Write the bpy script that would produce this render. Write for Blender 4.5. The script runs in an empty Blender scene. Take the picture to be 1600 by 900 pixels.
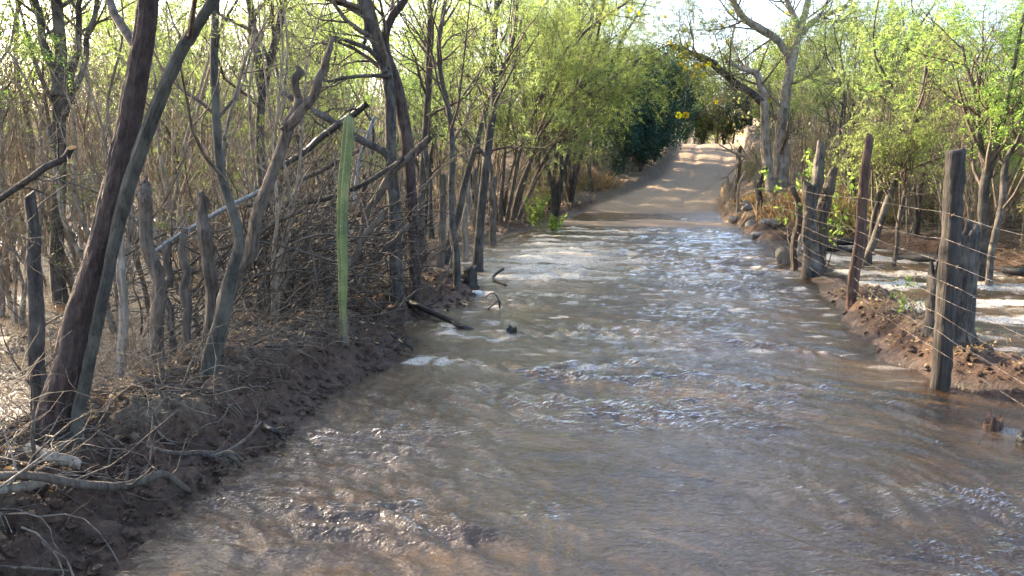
import bpy, math
import numpy as np
from mathutils import Vector

# ---------------------------------------------------------------- camera, sky, sun, exposure
scene = bpy.context.scene
cam_data = bpy.data.cameras.new("camera"); cam = bpy.data.objects.new("camera", cam_data)
scene.collection.objects.link(cam); scene.camera = cam
cam_data.sensor_width = 36.0; cam_data.lens = 29.25; cam_data.clip_start = 0.05; cam_data.clip_end = 2000
cam.location = (0, 0, 1.6)
cam.rotation_euler = (math.radians(90 - 8.746), 0, math.radians(9.495))
SUN_AZ, SUN_EL = math.radians(-60), math.radians(20)      # azimuth from +Y towards +X
world = bpy.data.worlds.new("World"); scene.world = world; world.use_nodes = True
wn = world.node_tree.nodes; wl = world.node_tree.links
sky = wn.new("ShaderNodeTexSky"); sky.sky_type = 'NISHITA'; sky.sun_disc = False
sky.sun_elevation = SUN_EL; sky.sun_rotation = SUN_AZ; sky.altitude = 300; sky.air_density = 0.75; sky.dust_density = 3.6; sky.ozone_density = 0.8
wn["Background"].inputs[1].default_value = 0.15
wl.new(sky.outputs[0], wn["Background"].inputs[0])
sun_data = bpy.data.lights.new("sun", 'SUN'); sun = bpy.data.objects.new("sun", sun_data)
scene.collection.objects.link(sun)
sun_data.energy = 4.8; sun_data.angle = math.radians(0.53); sun_data.color = (1.0, 0.82, 0.58)
to_sun = Vector((math.sin(SUN_AZ) * math.cos(SUN_EL), math.cos(SUN_AZ) * math.cos(SUN_EL), math.sin(SUN_EL)))
sun.rotation_euler = (-to_sun).to_track_quat('-Z', 'Y').to_euler(); sun.location = to_sun * 60
vs = scene.view_settings; vs.view_transform = 'Standard'; vs.look = 'None'; vs.exposure = 2.7; vs.gamma = 1.0; vs.use_curve_mapping = False
cy = scene.cycles; cy.max_bounces = 7; cy.diffuse_bounces = 3; cy.glossy_bounces = 3; cy.transmission_bounces = 3
cy.transparent_max_bounces = 8; cy.caustics_reflective = False; cy.caustics_refractive = False
cy.use_denoising = True; cy.sample_clamp_indirect = 6.0

RNG = np.random.default_rng(11)
def rng_(s): return np.random.default_rng(s)

# ---------------------------------------------------------------- noise
_T = rng_(5).random((256, 256))
def vnoise(x, y):
    xi = np.floor(x).astype(int); yi = np.floor(y).astype(int); fx = x - xi; fy = y - yi
    fx = fx * fx * fx * (fx * (fx * 6 - 15) + 10); fy = fy * fy * fy * (fy * (fy * 6 - 15) + 10)
    a = _T[xi & 255, yi & 255]; b = _T[(xi + 1) & 255, yi & 255]; c = _T[xi & 255, (yi + 1) & 255]; d = _T[(xi + 1) & 255, (yi + 1) & 255]
    return (a * (1 - fx) + b * fx) * (1 - fy) + (c * (1 - fx) + d * fx) * fy
def fbm(x, y, s=1.0, o=4, off=0.0):
    v = 0; a = 0.5; t = 0
    x = x / s + off; y = y / s + off * 1.7
    for i in range(o):
        v = v + a * vnoise(x, y); t += a; a *= 0.5; x, y = x * 2.03 + 17.3 + 0.3 * y, y * 2.03 + 5.1 - 0.3 * x
    return v / t
def sstep(a, b, x):
    t = np.clip((x - a) / (b - a), 0, 1); return t * t * (3 - 2 * t)

# ---------------------------------------------------------------- mesh helpers
COL = scene.collection
class MB:
    """collects tubes, leaves and patches; build() links them as one mesh object"""
    def __init__(s): s.v = []; s.q = []; s.n = []; s.t = []; s.c = 0; s.m = []
    def add(s, V, Q, tint=0.5, mi=0):
        V = np.asarray(V, float).reshape(-1, 3); Q = np.asarray(Q, int)
        s.v.append(V); s.q.append(Q + s.c); s.m.append(np.full(len(Q), mi))
        s.t.append(np.full(len(V), tint) if np.isscalar(tint) else np.asarray(tint, float)); s.c += len(V); return s
    def cap(s, idx, mi=0): s.n.append((np.asarray(idx, int), mi))
    def mesh(s, name, mats, smooth=True, attrs=None):
        me = bpy.data.meshes.new(name)
        V = np.concatenate(s.v); Q = np.concatenate(s.q) if s.q else np.zeros((0, 4), int)
        loops = [Q.ravel()] + [n for n, _ in s.n]; L = np.concatenate(loops).astype(np.int32)
        sizes = np.concatenate([np.full(len(Q), 4), np.array([len(n) for n, _ in s.n], int)]).astype(np.int32)
        starts = np.concatenate([[0], np.cumsum(sizes)[:-1]]).astype(np.int32)
        me.vertices.add(len(V)); me.vertices.foreach_set("co", V.astype(np.float32).ravel())
        me.loops.add(len(L)); me.loops.foreach_set("vertex_index", L)
        me.polygons.add(len(sizes)); me.polygons.foreach_set("loop_start", starts)
        mi = np.concatenate(s.m + [np.array([m for _, m in s.n], int)]).astype(np.int32)
        for m in (mats if isinstance(mats, (list, tuple)) else [mats]): me.materials.append(m)
        me.update(calc_edges=True)
        me.polygons.foreach_set("material_index", mi)
        sm = np.full(len(sizes), bool(smooth)); sm[len(Q):] = False
        me.polygons.foreach_set("use_smooth", sm)
        a = me.attributes.new("tint", 'FLOAT', 'POINT'); a.data.foreach_set("value", np.concatenate(s.t).astype(np.float32))
        for k, val in (attrs or {}).items():
            a = me.attributes.new(k, 'FLOAT', 'POINT'); a.data.foreach_set("value", np.asarray(val, np.float32).ravel())
        me.update(); return me
    def build(s, name, mats, parent=None, smooth=True, attrs=None, origin=None):
        if origin is not None: s.v = [v - np.asarray(origin) for v in s.v]
        o = bpy.data.objects.new(name, s.mesh(name, mats, smooth, attrs)); COL.objects.link(o)
        if parent is not None: o.parent = parent
        elif origin is not None: o.location = origin
        return o

def tag(o, label, cat, group=None):
    o["label"] = label; o["category"] = cat
    if group: o["group"] = group
    return o
def thing(name, loc, label, cat, group=None):
    o = bpy.data.objects.new(name, None); COL.objects.link(o); o.location = loc; o.empty_display_size = 0.2
    return tag(o, label, cat, group)
def copy_tree(o, parent=None):
    c = o.copy(); COL.objects.link(c); c.parent = parent
    for ch in o.children: copy_tree(ch, c)
    return c

def norm(a): return a / np.maximum(np.linalg.norm(a, axis=-1, keepdims=True), 1e-9)
def spline(path, n):
    """(x,y,z,r) control points -> n smooth points by Catmull-Rom"""
    p = np.asarray(path, float); p = np.vstack([2 * p[0] - p[1], p, 2 * p[-1] - p[-2]])
    u = np.linspace(0, len(p) - 3 - 1e-6, n); i = u.astype(int); t = (u - i)[:, None]
    a, b, c, d = p[i], p[i + 1], p[i + 2], p[i + 3]
    o = 0.5 * (2 * b + (c - a) * t + (2 * a - 5 * b + 4 * c - d) * t * t + (3 * b - 3 * c + d - a) * t ** 3)
    o[:, 3] = np.maximum(o[:, 3], 0.001); return o
def tubes(mb, P, R, k=4, tint=0.5, mi=0):
    """N tubes at once: P (N,S,3), R (N,S)"""
    P = np.asarray(P, float); N, S, _ = P.shape
    if N == 0: return
    T = norm(np.gradient(P, axis=1)); m = norm(T.mean(1)); ax = np.argmin(np.abs(m), axis=1)
    ref = np.eye(3)[ax][:, None, :]; U = norm(np.cross(T, ref)); W = np.cross(T, U)
    th = np.arange(k) * 2 * np.pi / k
    V = P[:, :, None, :] + R[:, :, None, None] * (np.cos(th)[None, None, :, None] * U[:, :, None, :] + np.sin(th)[None, None, :, None] * W[:, :, None, :])
    b = (np.arange(N) * S * k)[:, None, None] + (np.arange(S - 1) * k)[None, :, None]; j = np.arange(k)[None, None, :]; j2 = (j + 1) % k
    Q = np.stack([b + j, b + j2, b + k + j2, b + k + j], -1).reshape(-1, 4)
    tt = np.full(N * S * k, tint) if np.isscalar(tint) else np.repeat(tint, S * k)
    mb.add(V.reshape(-1, 3), Q, tt, mi)
def stem(mb, path, n=26, k=12, rough=0.07, wob=0.012, seed=0, tilt=0.0, cap=True, flare=0.0, tint=0.5, ridge=0.0, endmi=0, fiss=0.0, cells=11):
    """one knobbly trunk / post along control points"""
    r = rng_(seed); p = spline(path, n); P = p[:, :3].copy(); R = p[:, 3].copy()
    s = np.linspace(0, 1, n)
    for ax_ in range(3): P[:, ax_] += wob * np.interp(s, np.linspace(0, 1, 9), r.normal(size=9)) * min(1, R.max() / 0.04) * (0.4 if ax_ == 2 else 1)
    if flare: R *= 1 + flare * np.exp(-s * 9)
    T = norm(np.gradient(P, axis=0)); m = T.mean(0); ref = np.eye(3)[np.argmin(np.abs(m))]
    U = norm(np.cross(T, ref)); W = np.cross(T, U); th = np.arange(k) * 2 * np.pi / k
    lob = r.normal(size=(5, k)); lob = (lob + np.roll(lob, 1, 1)) / 1.5
    rr = np.stack([np.interp(s, np.linspace(0, 1, 5), lob[:, j]) for j in range(k)], 1) * rough
    rr += ridge * np.where(np.arange(k) % 2 == 0, 1, -1)[None, :]
    fine = r.normal(size=(n, k)) * rough * 0.45
    if fiss:
        fine = fine * 0.25; ln_ = np.concatenate([[0], np.cumsum(np.linalg.norm(np.diff(P, axis=0), axis=1))]); tg = np.arange(k) / k; TH, SS = np.meshgrid(tg, ln_)
        def pn(c, l, off):
            f1 = fbm(TH * c, SS / l, 1.0, 3, off); f2 = fbm((TH - 1) * c, SS / l, 1.0, 3, off); w_b = sstep(0.75, 1.0, TH); return f1 * (1 - w_b) + f2 * w_b
        off = seed * 3.7 % 50; f = pn(cells, 0.16, off); f = 1 - np.abs(f * 2 - 1); pl_ = pn(cells * 0.6, 0.07, off + 9)
        rr = rr - fiss * sstep(0.72, 0.98, f) * 1.3 + fiss * 0.7 * (pl_ - 0.5)
        for q in range(5): a0, s0, w0 = r.uniform(0, 1), r.uniform(0.05, 0.95) * ln_[-1], r.uniform(0.03, 0.06); dth = np.abs((TH - a0 + 0.5) % 1 - 0.5); rr = rr + 0.22 * np.exp(-((dth / 0.10) ** 2 + ((SS - s0) / w0) ** 2))
    RR = R[:, None] * (1 + rr + fine)
    V = P[:, None, :] + RR[:, :, None] * (np.cos(th)[None, :, None] * U[:, None, :] + np.sin(th)[None, :, None] * W[:, None, :])
    if tilt: V[-1] += T[-1] * (tilt * R[-1] * np.cos(th + r.uniform(0, 6)) + R[-1] * 0.15 * r.normal(size=k))[:, None]
    b = (np.arange(n - 1) * k)[:, None]; j = np.arange(k)[None, :]; j2 = (j + 1) % k
    base = mb.c
    mb.add(V.reshape(-1, 3), np.stack([b + j, b + j2, b + k + j2, b + k + j], -1).reshape(-1, 4), tint)
    if cap: mb.cap(base + (n - 1) * k + np.arange(k), endmi)
    return p
def kids(r, P, R, n, t0=0.3, t1=1.0, ang=(30, 65), length=0.8, lvar=0.4, up=0.25, wander=0.12, rf=0.55, S=6, taper=0.25, minr=0.0015):
    """n child shoots per parent: returns paths (M,S,3), radii (M,S)"""
    N, SP, _ = P.shape; M = N * n
    pi_ = np.repeat(np.arange(N), n); t = (np.tile((np.arange(n) + 0.5) / n, N) + r.uniform(-0.5, 0.5, M) / n) * (t1 - t0) + t0
    u = np.clip(t, 0, 0.999) * (SP - 1); i = u.astype(int); f = (u - i)[:, None]
    B = P[pi_, i] * (1 - f) + P[pi_, i + 1] * f; T = norm(P[pi_, i + 1] - P[pi_, i])
    rad = R[pi_, i] * (1 - f[:, 0]) + R[pi_, i + 1] * f[:, 0]
    rv = norm(np.cross(T, norm(r.normal(size=(M, 3))))); a = np.radians(r.uniform(ang[0], ang[1], M))[:, None]
    D = norm(T * np.cos(a) + rv * np.sin(a)); L = length * (1 + r.uniform(-lvar, lvar, M)) * (1.15 - 0.5 * (t - t0) / max(t1 - t0, 1e-3))
    if not np.isscalar(length): L = np.repeat(length, n) * (1 + r.uniform(-lvar, lvar, M))
    out = np.zeros((M, S, 3)); out[:, 0] = B
    for q in range(1, S):
        D = norm(D + wander * r.normal(size=(M, 3)) * 1.6 + np.array([0, 0, up / S * 2]))
        out[:, q] = out[:, q - 1] + D * (L / (S - 1))[:, None]
    r0 = np.maximum(rad * rf, minr); return out, r0[:, None] * np.linspace(1, taper, S)[None, :]
def rhombi(mb, B, D, W, L, wid, tint, mi=0):
    """leaf faces: base, tip and two side corners"""
    s = B + D * (L * 0.45)[:, None]; V = np.stack([B, s + W * wid[:, None], B + D * L[:, None], s - W * wid[:, None]], 1)
    n = len(B); mb.add(V.reshape(-1, 3), np.arange(n * 4).reshape(n, 4), np.repeat(tint, 4), mi)
def fronds(mb, r, B, D, L=0.15, K=6, pl=0.05, pw=0.0055, droop=0.5, mi=0):
    """feathery twice-divided leaves: slim leaflets in pairs along a drooping stalk"""
    n = len(B)
    if n == 0: return
    L = L * r.uniform(0.7, 1.3, n); D = norm(D + r.normal(size=(n, 3)) * 0.35)
    up = norm(np.array([0, 0, 1.0]) + r.normal(size=(n, 3)) * 0.45); side = norm(np.cross(D, up)); nt = np.clip(r.normal(0.5, 0.2, n), 0, 1)
    s = np.linspace(0.12, 1, K)
    P = B[:, None, :] + D[:, None, :] * (s[None, :, None] * L[:, None, None]) - np.array([0, 0, 1.0]) * (droop * L[:, None, None] * (s ** 2)[None, :, None] * 0.6)
    for sg in (-1, 1):
        d = norm(side[:, None, :] * sg + D[:, None, :] * 0.55 - np.array([0, 0, 0.25]) + r.normal(size=(n, K, 3)) * 0.28)
        w = norm(np.cross(d, up[:, None, :] + r.normal(size=(n, K, 3)) * 0.3))
        m = n * K
        rhombi(mb, P.reshape(m, 3), d.reshape(m, 3), w.reshape(m, 3), pl * r.uniform(0.7, 1.2, m) * np.tile(1.1 - 0.4 * s, n), np.full(m, pw), np.clip(np.repeat(nt, K) + r.normal(size=m) * 0.08, 0, 1), mi)
def sample(r, P, n, t0=0.2):
    """n points with directions along each of N paths"""
    N, S, _ = P.shape; pi_ = np.repeat(np.arange(N), n); u = r.uniform(t0, 0.999, N * n) * (S - 1); i = u.astype(int); f = (u - i)[:, None]
    B = P[pi_, i] * (1 - f) + P[pi_, i + 1] * f; T = norm(P[pi_, i + 1] - P[pi_, i])
    sd = norm(np.cross(T, r.normal(size=T.shape))); return B, norm(T * 0.6 + sd * 0.9)

# ---------------------------------------------------------------- materials
def mat(name):
    m = bpy.data.materials.new(name); m.use_nodes = True; nt = m.node_tree; return m, nt.nodes, nt.links, nt.nodes["Principled BSDF"]
def noise_n(N, Lk, vec, scale, detail=4, rough=0.55):
    n = N.new("ShaderNodeTexNoise"); n.inputs["Scale"].default_value = scale; n.inputs["Detail"].default_value = detail; n.inputs["Roughness"].default_value = rough
    if vec is not None: Lk.new(vec, n.inputs["Vector"])
    return n
def ramp_n(N, Lk, fac, stops):
    n = N.new("ShaderNodeValToRGB"); e = n.color_ramp.elements
    while len(e) < len(stops): e.new(0.5)
    for el, (p, c) in zip(e, stops): el.position = p; el.color = (*c, 1) if len(c) == 3 else c
    Lk.new(fac, n.inputs[0]); return n
def mix_n(N, Lk, a, b, fac, mode='MIX'):
    n = N.new("ShaderNodeMix"); n.data_type = 'RGBA'; n.blend_type = mode
    for s, v in ((6, a), (7, b)):
        if hasattr(v, "links"): Lk.new(v, n.inputs[s])
        else: n.inputs[s].default_value = (*v, 1)
    if hasattr(fac, "links"): Lk.new(fac, n.inputs[0])
    else: n.inputs[0].default_value = fac
    return n.outputs[2]
def math_n(N, Lk, op, a, b=0.0, clamp=False):
    n = N.new("ShaderNodeMath"); n.operation = op; n.use_clamp = clamp
    for i, v in ((0, a), (1, b)):
        if hasattr(v, "links"): Lk.new(v, n.inputs[i])
        else: n.inputs[i].default_value = v
    return n.outputs[0]
def attr_n(N, name): n = N.new("ShaderNodeAttribute"); n.attribute_name = name; return n.outputs["Fac"]
def bump_n(N, Lk, h, dist, strength=1.0):
    n = N.new("ShaderNodeBump"); n.inputs["Strength"].default_value = strength; n.inputs["Distance"].default_value = dist; Lk.new(h, n.inputs["Height"]); return n.outputs[0]
def coords(N, Lk, scale=(1, 1, 1)):
    t = N.new("ShaderNodeTexCoord"); mp = N.new("ShaderNodeMapping"); mp.inputs["Scale"].default_value = scale; Lk.new(t.outputs["Object"], mp.inputs[0]); return mp.outputs[0]
def bark(name, dark, light, lichen=None, zs=0.22, sc=26, bd=0.012, wet=0.0, rough=0.9):
    m, N, Lk, b = mat(name); v = coords(N, Lk, (1, 1, zs)); v1 = coords(N, Lk)
    n1 = noise_n(N, Lk, v, sc, 6, 0.65); n2 = noise_n(N, Lk, v1, 5, 4); n3 = noise_n(N, Lk, v, sc * 2.7, 3, 0.7)
    c = ramp_n(N, Lk, n1.outputs[0], [(0.38, dark), (0.61, light)]).outputs[0]
    c = mix_n(N, Lk, c, tuple(x * 0.5 for x in dark), ramp_n(N, Lk, n3.outputs[0], [(0.32, (1, 1, 1)), (0.45, (0, 0, 0))]).outputs[0])
    if lichen: c = mix_n(N, Lk, c, lichen, ramp_n(N, Lk, n2.outputs[0], [(0.48, (0, 0, 0)), (0.66, (0.75,) * 3)]).outputs[0])
    oi = N.new("ShaderNodeObjectInfo"); c = mix_n(N, Lk, c, (0.5, 0.5, 0.5), 0.0)
    hs = N.new("ShaderNodeHueSaturation"); Lk.new(c, hs.inputs["Color"]); Lk.new(math_n(N, Lk, 'ADD', math_n(N, Lk, 'MULTIPLY', oi.outputs["Random"], 0.5), 0.75), hs.inputs["Value"])
    Lk.new(hs.outputs[0], b.inputs["Base Color"]); b.inputs["Roughness"].default_value = rough
    h = math_n(N, Lk, 'ADD', n1.outputs[0], math_n(N, Lk, 'MULTIPLY', n3.outputs[0], 0.5)); Lk.new(bump_n(N, Lk, h, bd * 1.6, 1.0), b.inputs["Normal"])
    return m
def leafmat(name, c0, c1, tr, trans=0.5, gloss=0.35):
    m, N, Lk, b = mat(name); t = attr_n(N, "tint"); oi = N.new("ShaderNodeObjectInfo")
    c = ramp_n(N, Lk, t, [(0.15, c0), (0.85, c1)]).outputs[0]
    hs = N.new("ShaderNodeHueSaturation"); Lk.new(c, hs.inputs["Color"])
    Lk.new(math_n(N, Lk, 'ADD', math_n(N, Lk, 'MULTIPLY', oi.outputs["Random"], 0.05), 0.475), hs.inputs["Hue"])
    Lk.new(math_n(N, Lk, 'ADD', math_n(N, Lk, 'MULTIPLY', oi.outputs["Random"], 0.5), 0.75), hs.inputs["Value"])
    Lk.new(hs.outputs[0], b.inputs["Base Color"]); b.inputs["Roughness"].default_value = gloss + 0.2; b.inputs["Specular IOR Level"].default_value = 0.3
    tl = N.new("ShaderNodeBsdfTranslucent"); Lk.new(mix_n(N, Lk, hs.outputs[0], tr, 0.55), tl.inputs[0])
    mx = N.new("ShaderNodeMixShader"); mx.inputs[0].default_value = trans; Lk.new(b.outputs[0], mx.inputs[1]); Lk.new(tl.outputs[0], mx.inputs[2])
    Lk.new(mx.outputs[0], N["Material Output"].inputs[0]); return m

M = {}
M['red_bark'] = bark('red_brown_bark', (0.028, 0.016, 0.012), (0.085, 0.052, 0.040), (0.115, 0.08, 0.062), 0.18, 30, 0.022)
M['dark_bark'] = bark('dark_bark', (0.020, 0.016, 0.013), (0.085, 0.068, 0.052), (0.15, 0.13, 0.10), 0.2, 30)
M['green_bark'] = bark('grey_green_bark', (0.026, 0.024, 0.017), (0.080, 0.070, 0.050), (0.115, 0.105, 0.078), 0.35, 18, 0.006)
M['dead_wood'] = bark('grey_dead_wood', (0.040, 0.028, 0.019), (0.125, 0.094, 0.066), (0.165, 0.13, 0.095), 0.08, 34, 0.010)
M['pale_wood'] = bark('pale_weathered_wood', (0.15, 0.115, 0.08), (0.34, 0.28, 0.21), None, 0.08, 30, 0.008)
M['blue_wood'] = bark('silver_weathered_wood', (0.15, 0.15, 0.14), (0.32, 0.32, 0.30), None, 0.08, 30, 0.005)
M['black_wood'] = bark('charred_wet_wood', (0.008, 0.007, 0.006), (0.04, 0.032, 0.025), None, 0.15, 30, 0.012, rough=0.5)
M['post_wood'] = bark('weathered_post_wood', (0.010, 0.008, 0.006), (0.050, 0.039, 0.029), (0.065, 0.052, 0.04), 0.05, 40, 0.010)
M['red_wood'] = bark('reddish_post_wood', (0.030, 0.016, 0.011), (0.12, 0.065, 0.042), None, 0.07, 36, 0.010)
M['sapling_bark'] = bark('dry_sapling_bark', (0.11, 0.082, 0.055), (0.33, 0.255, 0.175), None, 0.4, 14, 0.003)
M['brown_twig'] = bark('brown_twig_bark', (0.05, 0.036, 0.025), (0.15, 0.11, 0.075), None, 0.4, 14, 0.003)
M['big_bark'] = bark('pale_furrowed_bark', (0.14, 0.105, 0.075), (0.44, 0.36, 0.27), (0.5, 0.43, 0.34), 0.15, 16, 0.03)
M['cut_wood'] = bark('fresh_cut_wood', (0.42, 0.17, 0.05), (0.60, 0.30, 0.10), None, 1, 40, 0.002)
M['feather'] = leafmat('feathery_leaf', (0.072, 0.120, 0.030), (0.155, 0.225, 0.062), (0.50, 0.62, 0.17), 0.55)
M['feather_b'] = leafmat('fresh_feathery_leaf', (0.070, 0.132, 0.028), (0.145, 0.235, 0.052), (0.46, 0.65, 0.13), 0.55)
M['dark_leaf'] = leafmat('dense_dark_leaf', (0.010, 0.038, 0.024), (0.032, 0.080, 0.045), (0.05, 0.14, 0.06), 0.2)
M['mid_leaf'] = leafmat('olive_leaf', (0.045, 0.085, 0.025), (0.11, 0.15, 0.045), (0.30, 0.38, 0.08), 0.45)
M['straw_leaf'] = leafmat('yellowish_leaf', (0.10, 0.12, 0.03), (0.24, 0.24, 0.08), (0.5, 0.5, 0.14), 0.5)
M['dry_leaf'] = leafmat('dry_tan_leaf', (0.13, 0.075, 0.035), (0.42, 0.29, 0.14), (0.5, 0.33, 0.12), 0.25)
M['petal'] = leafmat('yellow_petal', (0.80, 0.60, 0.01), (0.85, 0.70, 0.02), (0.9, 0.8, 0.02), 0.4)
M['dry_grass'] = leafmat('straw_grass', (0.30, 0.20, 0.08), (0.55, 0.40, 0.18), (0.6, 0.42, 0.15), 0.35)
m, N, Lk, b = mat('galvanised_wire'); b.inputs["Base Color"].default_value = (0.42, 0.40, 0.37, 1); b.inputs["Metallic"].default_value = 0.7; b.inputs["Roughness"].default_value = 0.45; M['wire'] = m
Lk.new(ramp_n(N, Lk, noise_n(N, Lk, coords(N, Lk), 9).outputs[0], [(0.4, (0.12, 0.075, 0.05)), (0.6, (0.30, 0.26, 0.22))]).outputs[0], b.inputs["Base Color"])
m, N, Lk, b = mat('cactus_skin'); v = coords(N, Lk)
Lk.new(ramp_n(N, Lk, noise_n(N, Lk, v, 7, 5).outputs[0], [(0.30, (0.075, 0.095, 0.026)), (0.5, (0.13, 0.155, 0.042)), (0.66, (0.22, 0.23, 0.07)), (0.74, (0.24, 0.17, 0.09))]).outputs[0], b.inputs["Base Color"])
sz = N.new('ShaderNodeSeparateXYZ'); Lk.new(v, sz.inputs[0]); old = b.inputs['Base Color'].links[0].from_socket
Lk.new(mix_n(N, Lk, (0.15, 0.11, 0.06), old, ramp_n(N, Lk, math_n(N, Lk, 'ADD', sz.outputs[2], math_n(N, Lk, 'MULTIPLY', noise_n(N, Lk, v, 14, 4).outputs[0], 0.35)), [(0.28, (0, 0, 0)), (0.62, (1, 1, 1))]).outputs[0]), b.inputs['Base Color']); b.inputs["Roughness"].default_value = 0.55
Lk.new(bump_n(N, Lk, noise_n(N, Lk, v, 60).outputs[0], 0.003), b.inputs["Normal"]); M['cactus'] = m
m, N, Lk, b = mat('pale_spine'); b.inputs["Base Color"].default_value = (0.30, 0.27, 0.17, 1); b.inputs["Roughness"].default_value = 0.6; M['spine'] = m
def stonemat(name, a, c):
    m, N, Lk, b = mat(name); v = coords(N, Lk); n = noise_n(N, Lk, v, 9, 7, 0.65)
    Lk.new(ramp_n(N, Lk, n.outputs[0], [(0.3, a), (0.7, c)]).outputs[0], b.inputs["Base Color"]); b.inputs["Roughness"].default_value = 0.8
    Lk.new(bump_n(N, Lk, n.outputs[0], 0.02), b.inputs["Normal"]); return m
M['grey_stone'] = stonemat('grey_stone', (0.12, 0.10, 0.08), (0.34, 0.29, 0.24)); M['rust_stone'] = stonemat('rusty_stone', (0.18, 0.07, 0.03), (0.40, 0.18, 0.08)); M['white_stone'] = stonemat('whitish_stone', (0.30, 0.30, 0.29), (0.6, 0.6, 0.58))

# ---------------------------------------------------------------- terrain
LY = [-20, 2.7, 3.5, 4.3, 5.2, 6.15, 6.7, 7.15, 7.7, 8.3, 9.0, 10.4, 11.2, 12.5, 14, 17, 19, 21, 24.5, 27, 30, 33, 35, 42, 48, 60, 400]
LX = [-2.0, -2.06, -2.13, -2.09, -2.12, -2.02, -1.95, -2.15, -2.55, -2.2, -2.0, -2.1, -2.7, -3.1, -3.1, -3.0, -2.75, -2.35, -2.2, -1.85, -0.85, 0.1, 0.5, 1.15, 1.4, 2.2, 40]
RY = [-20, 4.6, 5.4, 5.9, 6.3, 7.0, 9.1, 10.1, 13.6, 17, 20.6, 24, 28.9, 30, 35, 42, 48, 60, 400]
RX = [4.5, 3.4, 2.75, 2.45, 2.10, 1.90, 1.98, 2.05, 2.16, 2.12, 2.02, 1.86, 2.2, 2.6, 3.8, 4.5, 4.8, 6.0, 44]
FY = [-20, 4, 6, 9, 12, 13.6, 15.3, 17.6, 18.4, 19.5, 400]; FX = [9, 7.6, 6.4, 5.5, 4.9, 4.7, 4.2, 3.6, 2.9, 2.4, 2.4]
PY = [-50, 19.6, 20.8, 21.6, 22.6, 23.3, 25.2, 26, 30, 35, 42, 48, 55, 62, 90, 200, 500]; PZ = [-0.09, -0.09, 0.02, 0.045, 0.02, -0.05, -0.04, 0.04, 0.42, 1.0, 1.9, 2.42, 2.62, 2.55, 3.0, 8, 25]
def ground(x, y, fine=True):
    x = np.asarray(x, float); y = np.asarray(y, float)
    n1 = fbm(x, y, 1.6, 3, 3.0) - 0.5; n2 = fbm(x, y, 0.45, 4, 9.0) - 0.5; n3 = (fbm(x, y, 0.13, 4, 21.0) - 0.5) if fine else 0 * x
    wig = n2 * 0.34 * sstep(60, 30, y) + n3 * 0.1
    xl = np.interp(y, LY, LX) + wig; xr = np.interp(y, RY, RX) + wig * 0.9; xf = np.interp(y, FY, FX) + wig * 2
    pz = np.interp(y, PY, PZ); bar = sstep(20, 21.3, y) * sstep(23.4, 22.3, y)
    xc = (xl + xr) / 2; hw = (xr - xl) / 2; u = (x - xc) / hw
    rut = np.exp(-((u + 0.42) / 0.13) ** 2) + np.exp(-((u - 0.42) / 0.13) ** 2)
    dry = sstep(25.5, 27.5, y)
    road = pz - (0.07 * rut) * dry + 0.02 * n1 + n2 * (0.03 + 0.02 * dry) + 0.012 * n3 + bar * (0.05 * n2 + 0.10 * n1)
    road = np.where(y < 25.5, np.minimum(road, np.where(bar > 0.05, 0.09, -0.06)), road)
    fl = np.clip(pz, -0.02, None)
    # left bank
    B = np.interp(y, [0, 6.9, 7.4, 7.8, 8.4, 10.3, 11.0, 17.5, 19, 60], [1, 1, 0.45, 0.35, 0.7, 0.6, 0.1, 0.15, 0.55, 1.2])
    d = xl - x
    floorL = fl - 0.12 + n1 * 0.26 + n2 * 0.10 + 0.05 * np.clip(-x - 9, 0, 40) * 0.35 + 0.012 * np.clip(y - 13, 0, 20) + dry * 0.3
    bank = 0.235 * B * sstep(0, 0.62, d) * (1 + 0.5 * n2) + fl * (y > 26)
    k = sstep(0.95, 2.1, d)
    clod = (n3 * 0.15 + np.abs(n2) * 0.10) * sstep(0.02, 0.35, d)
    zl = bank * (1 - k) + floorL * k + clod
    zl = np.where(d < 0.0, np.maximum(road, -0.5), zl)
    e = sstep(-0.22, 0.0, d); left = np.where(d < 0, road * (1 - e) + e * np.where(dry > 0.5, road, np.maximum(road, -0.015)), zl)
    # right strip, channel, far bank
    Br = np.interp(y, [0, 5.2, 5.8, 6.4, 9.4, 10.4, 11, 16, 17.5, 20, 60], [0.0, 0.0, 0.5, 1, 0.9, 0.3, 0.15, 0.15, 0.8, 1.4, 3])
    wd = np.interp(y, [0, 6.2, 7, 8, 9.5, 17, 19, 60], [0.4, 0.52, 0.58, 0.4, 0.34, 0.36, 3, 20])
    d2 = x - xr
    ridge = (0.19 * Br * (1 + 1.5 * n2) + 0.02 * Br) * sstep(0, 0.22, d2) * sstep(wd + 0.35, wd, d2)
    chan = -0.13 * sstep(wd, wd + 0.4, d2) * sstep(18.5, 17, y)
    far = (0.24 + n1 * 0.25 + 0.012 * np.clip(x, 0, 40)) * sstep(-0.1, 0.7, x - xf) + fl * sstep(18, 26, y)
    zr = ridge + np.where(x > xf - 0.1, np.maximum(chan, chan * (1 - sstep(-0.1, 0.7, x - xf)) + far), chan) + fl * (y > 26) * (x < xf)
    zr = zr + (n3 * 0.07 + np.abs(n2) * 0.06) * sstep(0.02, 0.2, d2) * (zr > -0.03)
    e2 = sstep(-0.4, 0.0, d2)
    z = np.where(d2 > 0, np.where(Br < 0.02, np.minimum(zr, -0.06), zr), np.where(dry > 0.5, left, left * (1 - e2 * 0.6)))
    hill = 0.03 * np.clip(np.abs(x - 1.5) - 14, 0, 200)
    return z + hill
def gz(x, y): return float(ground(np.array([x]), np.array([y]), False)[0])

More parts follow.
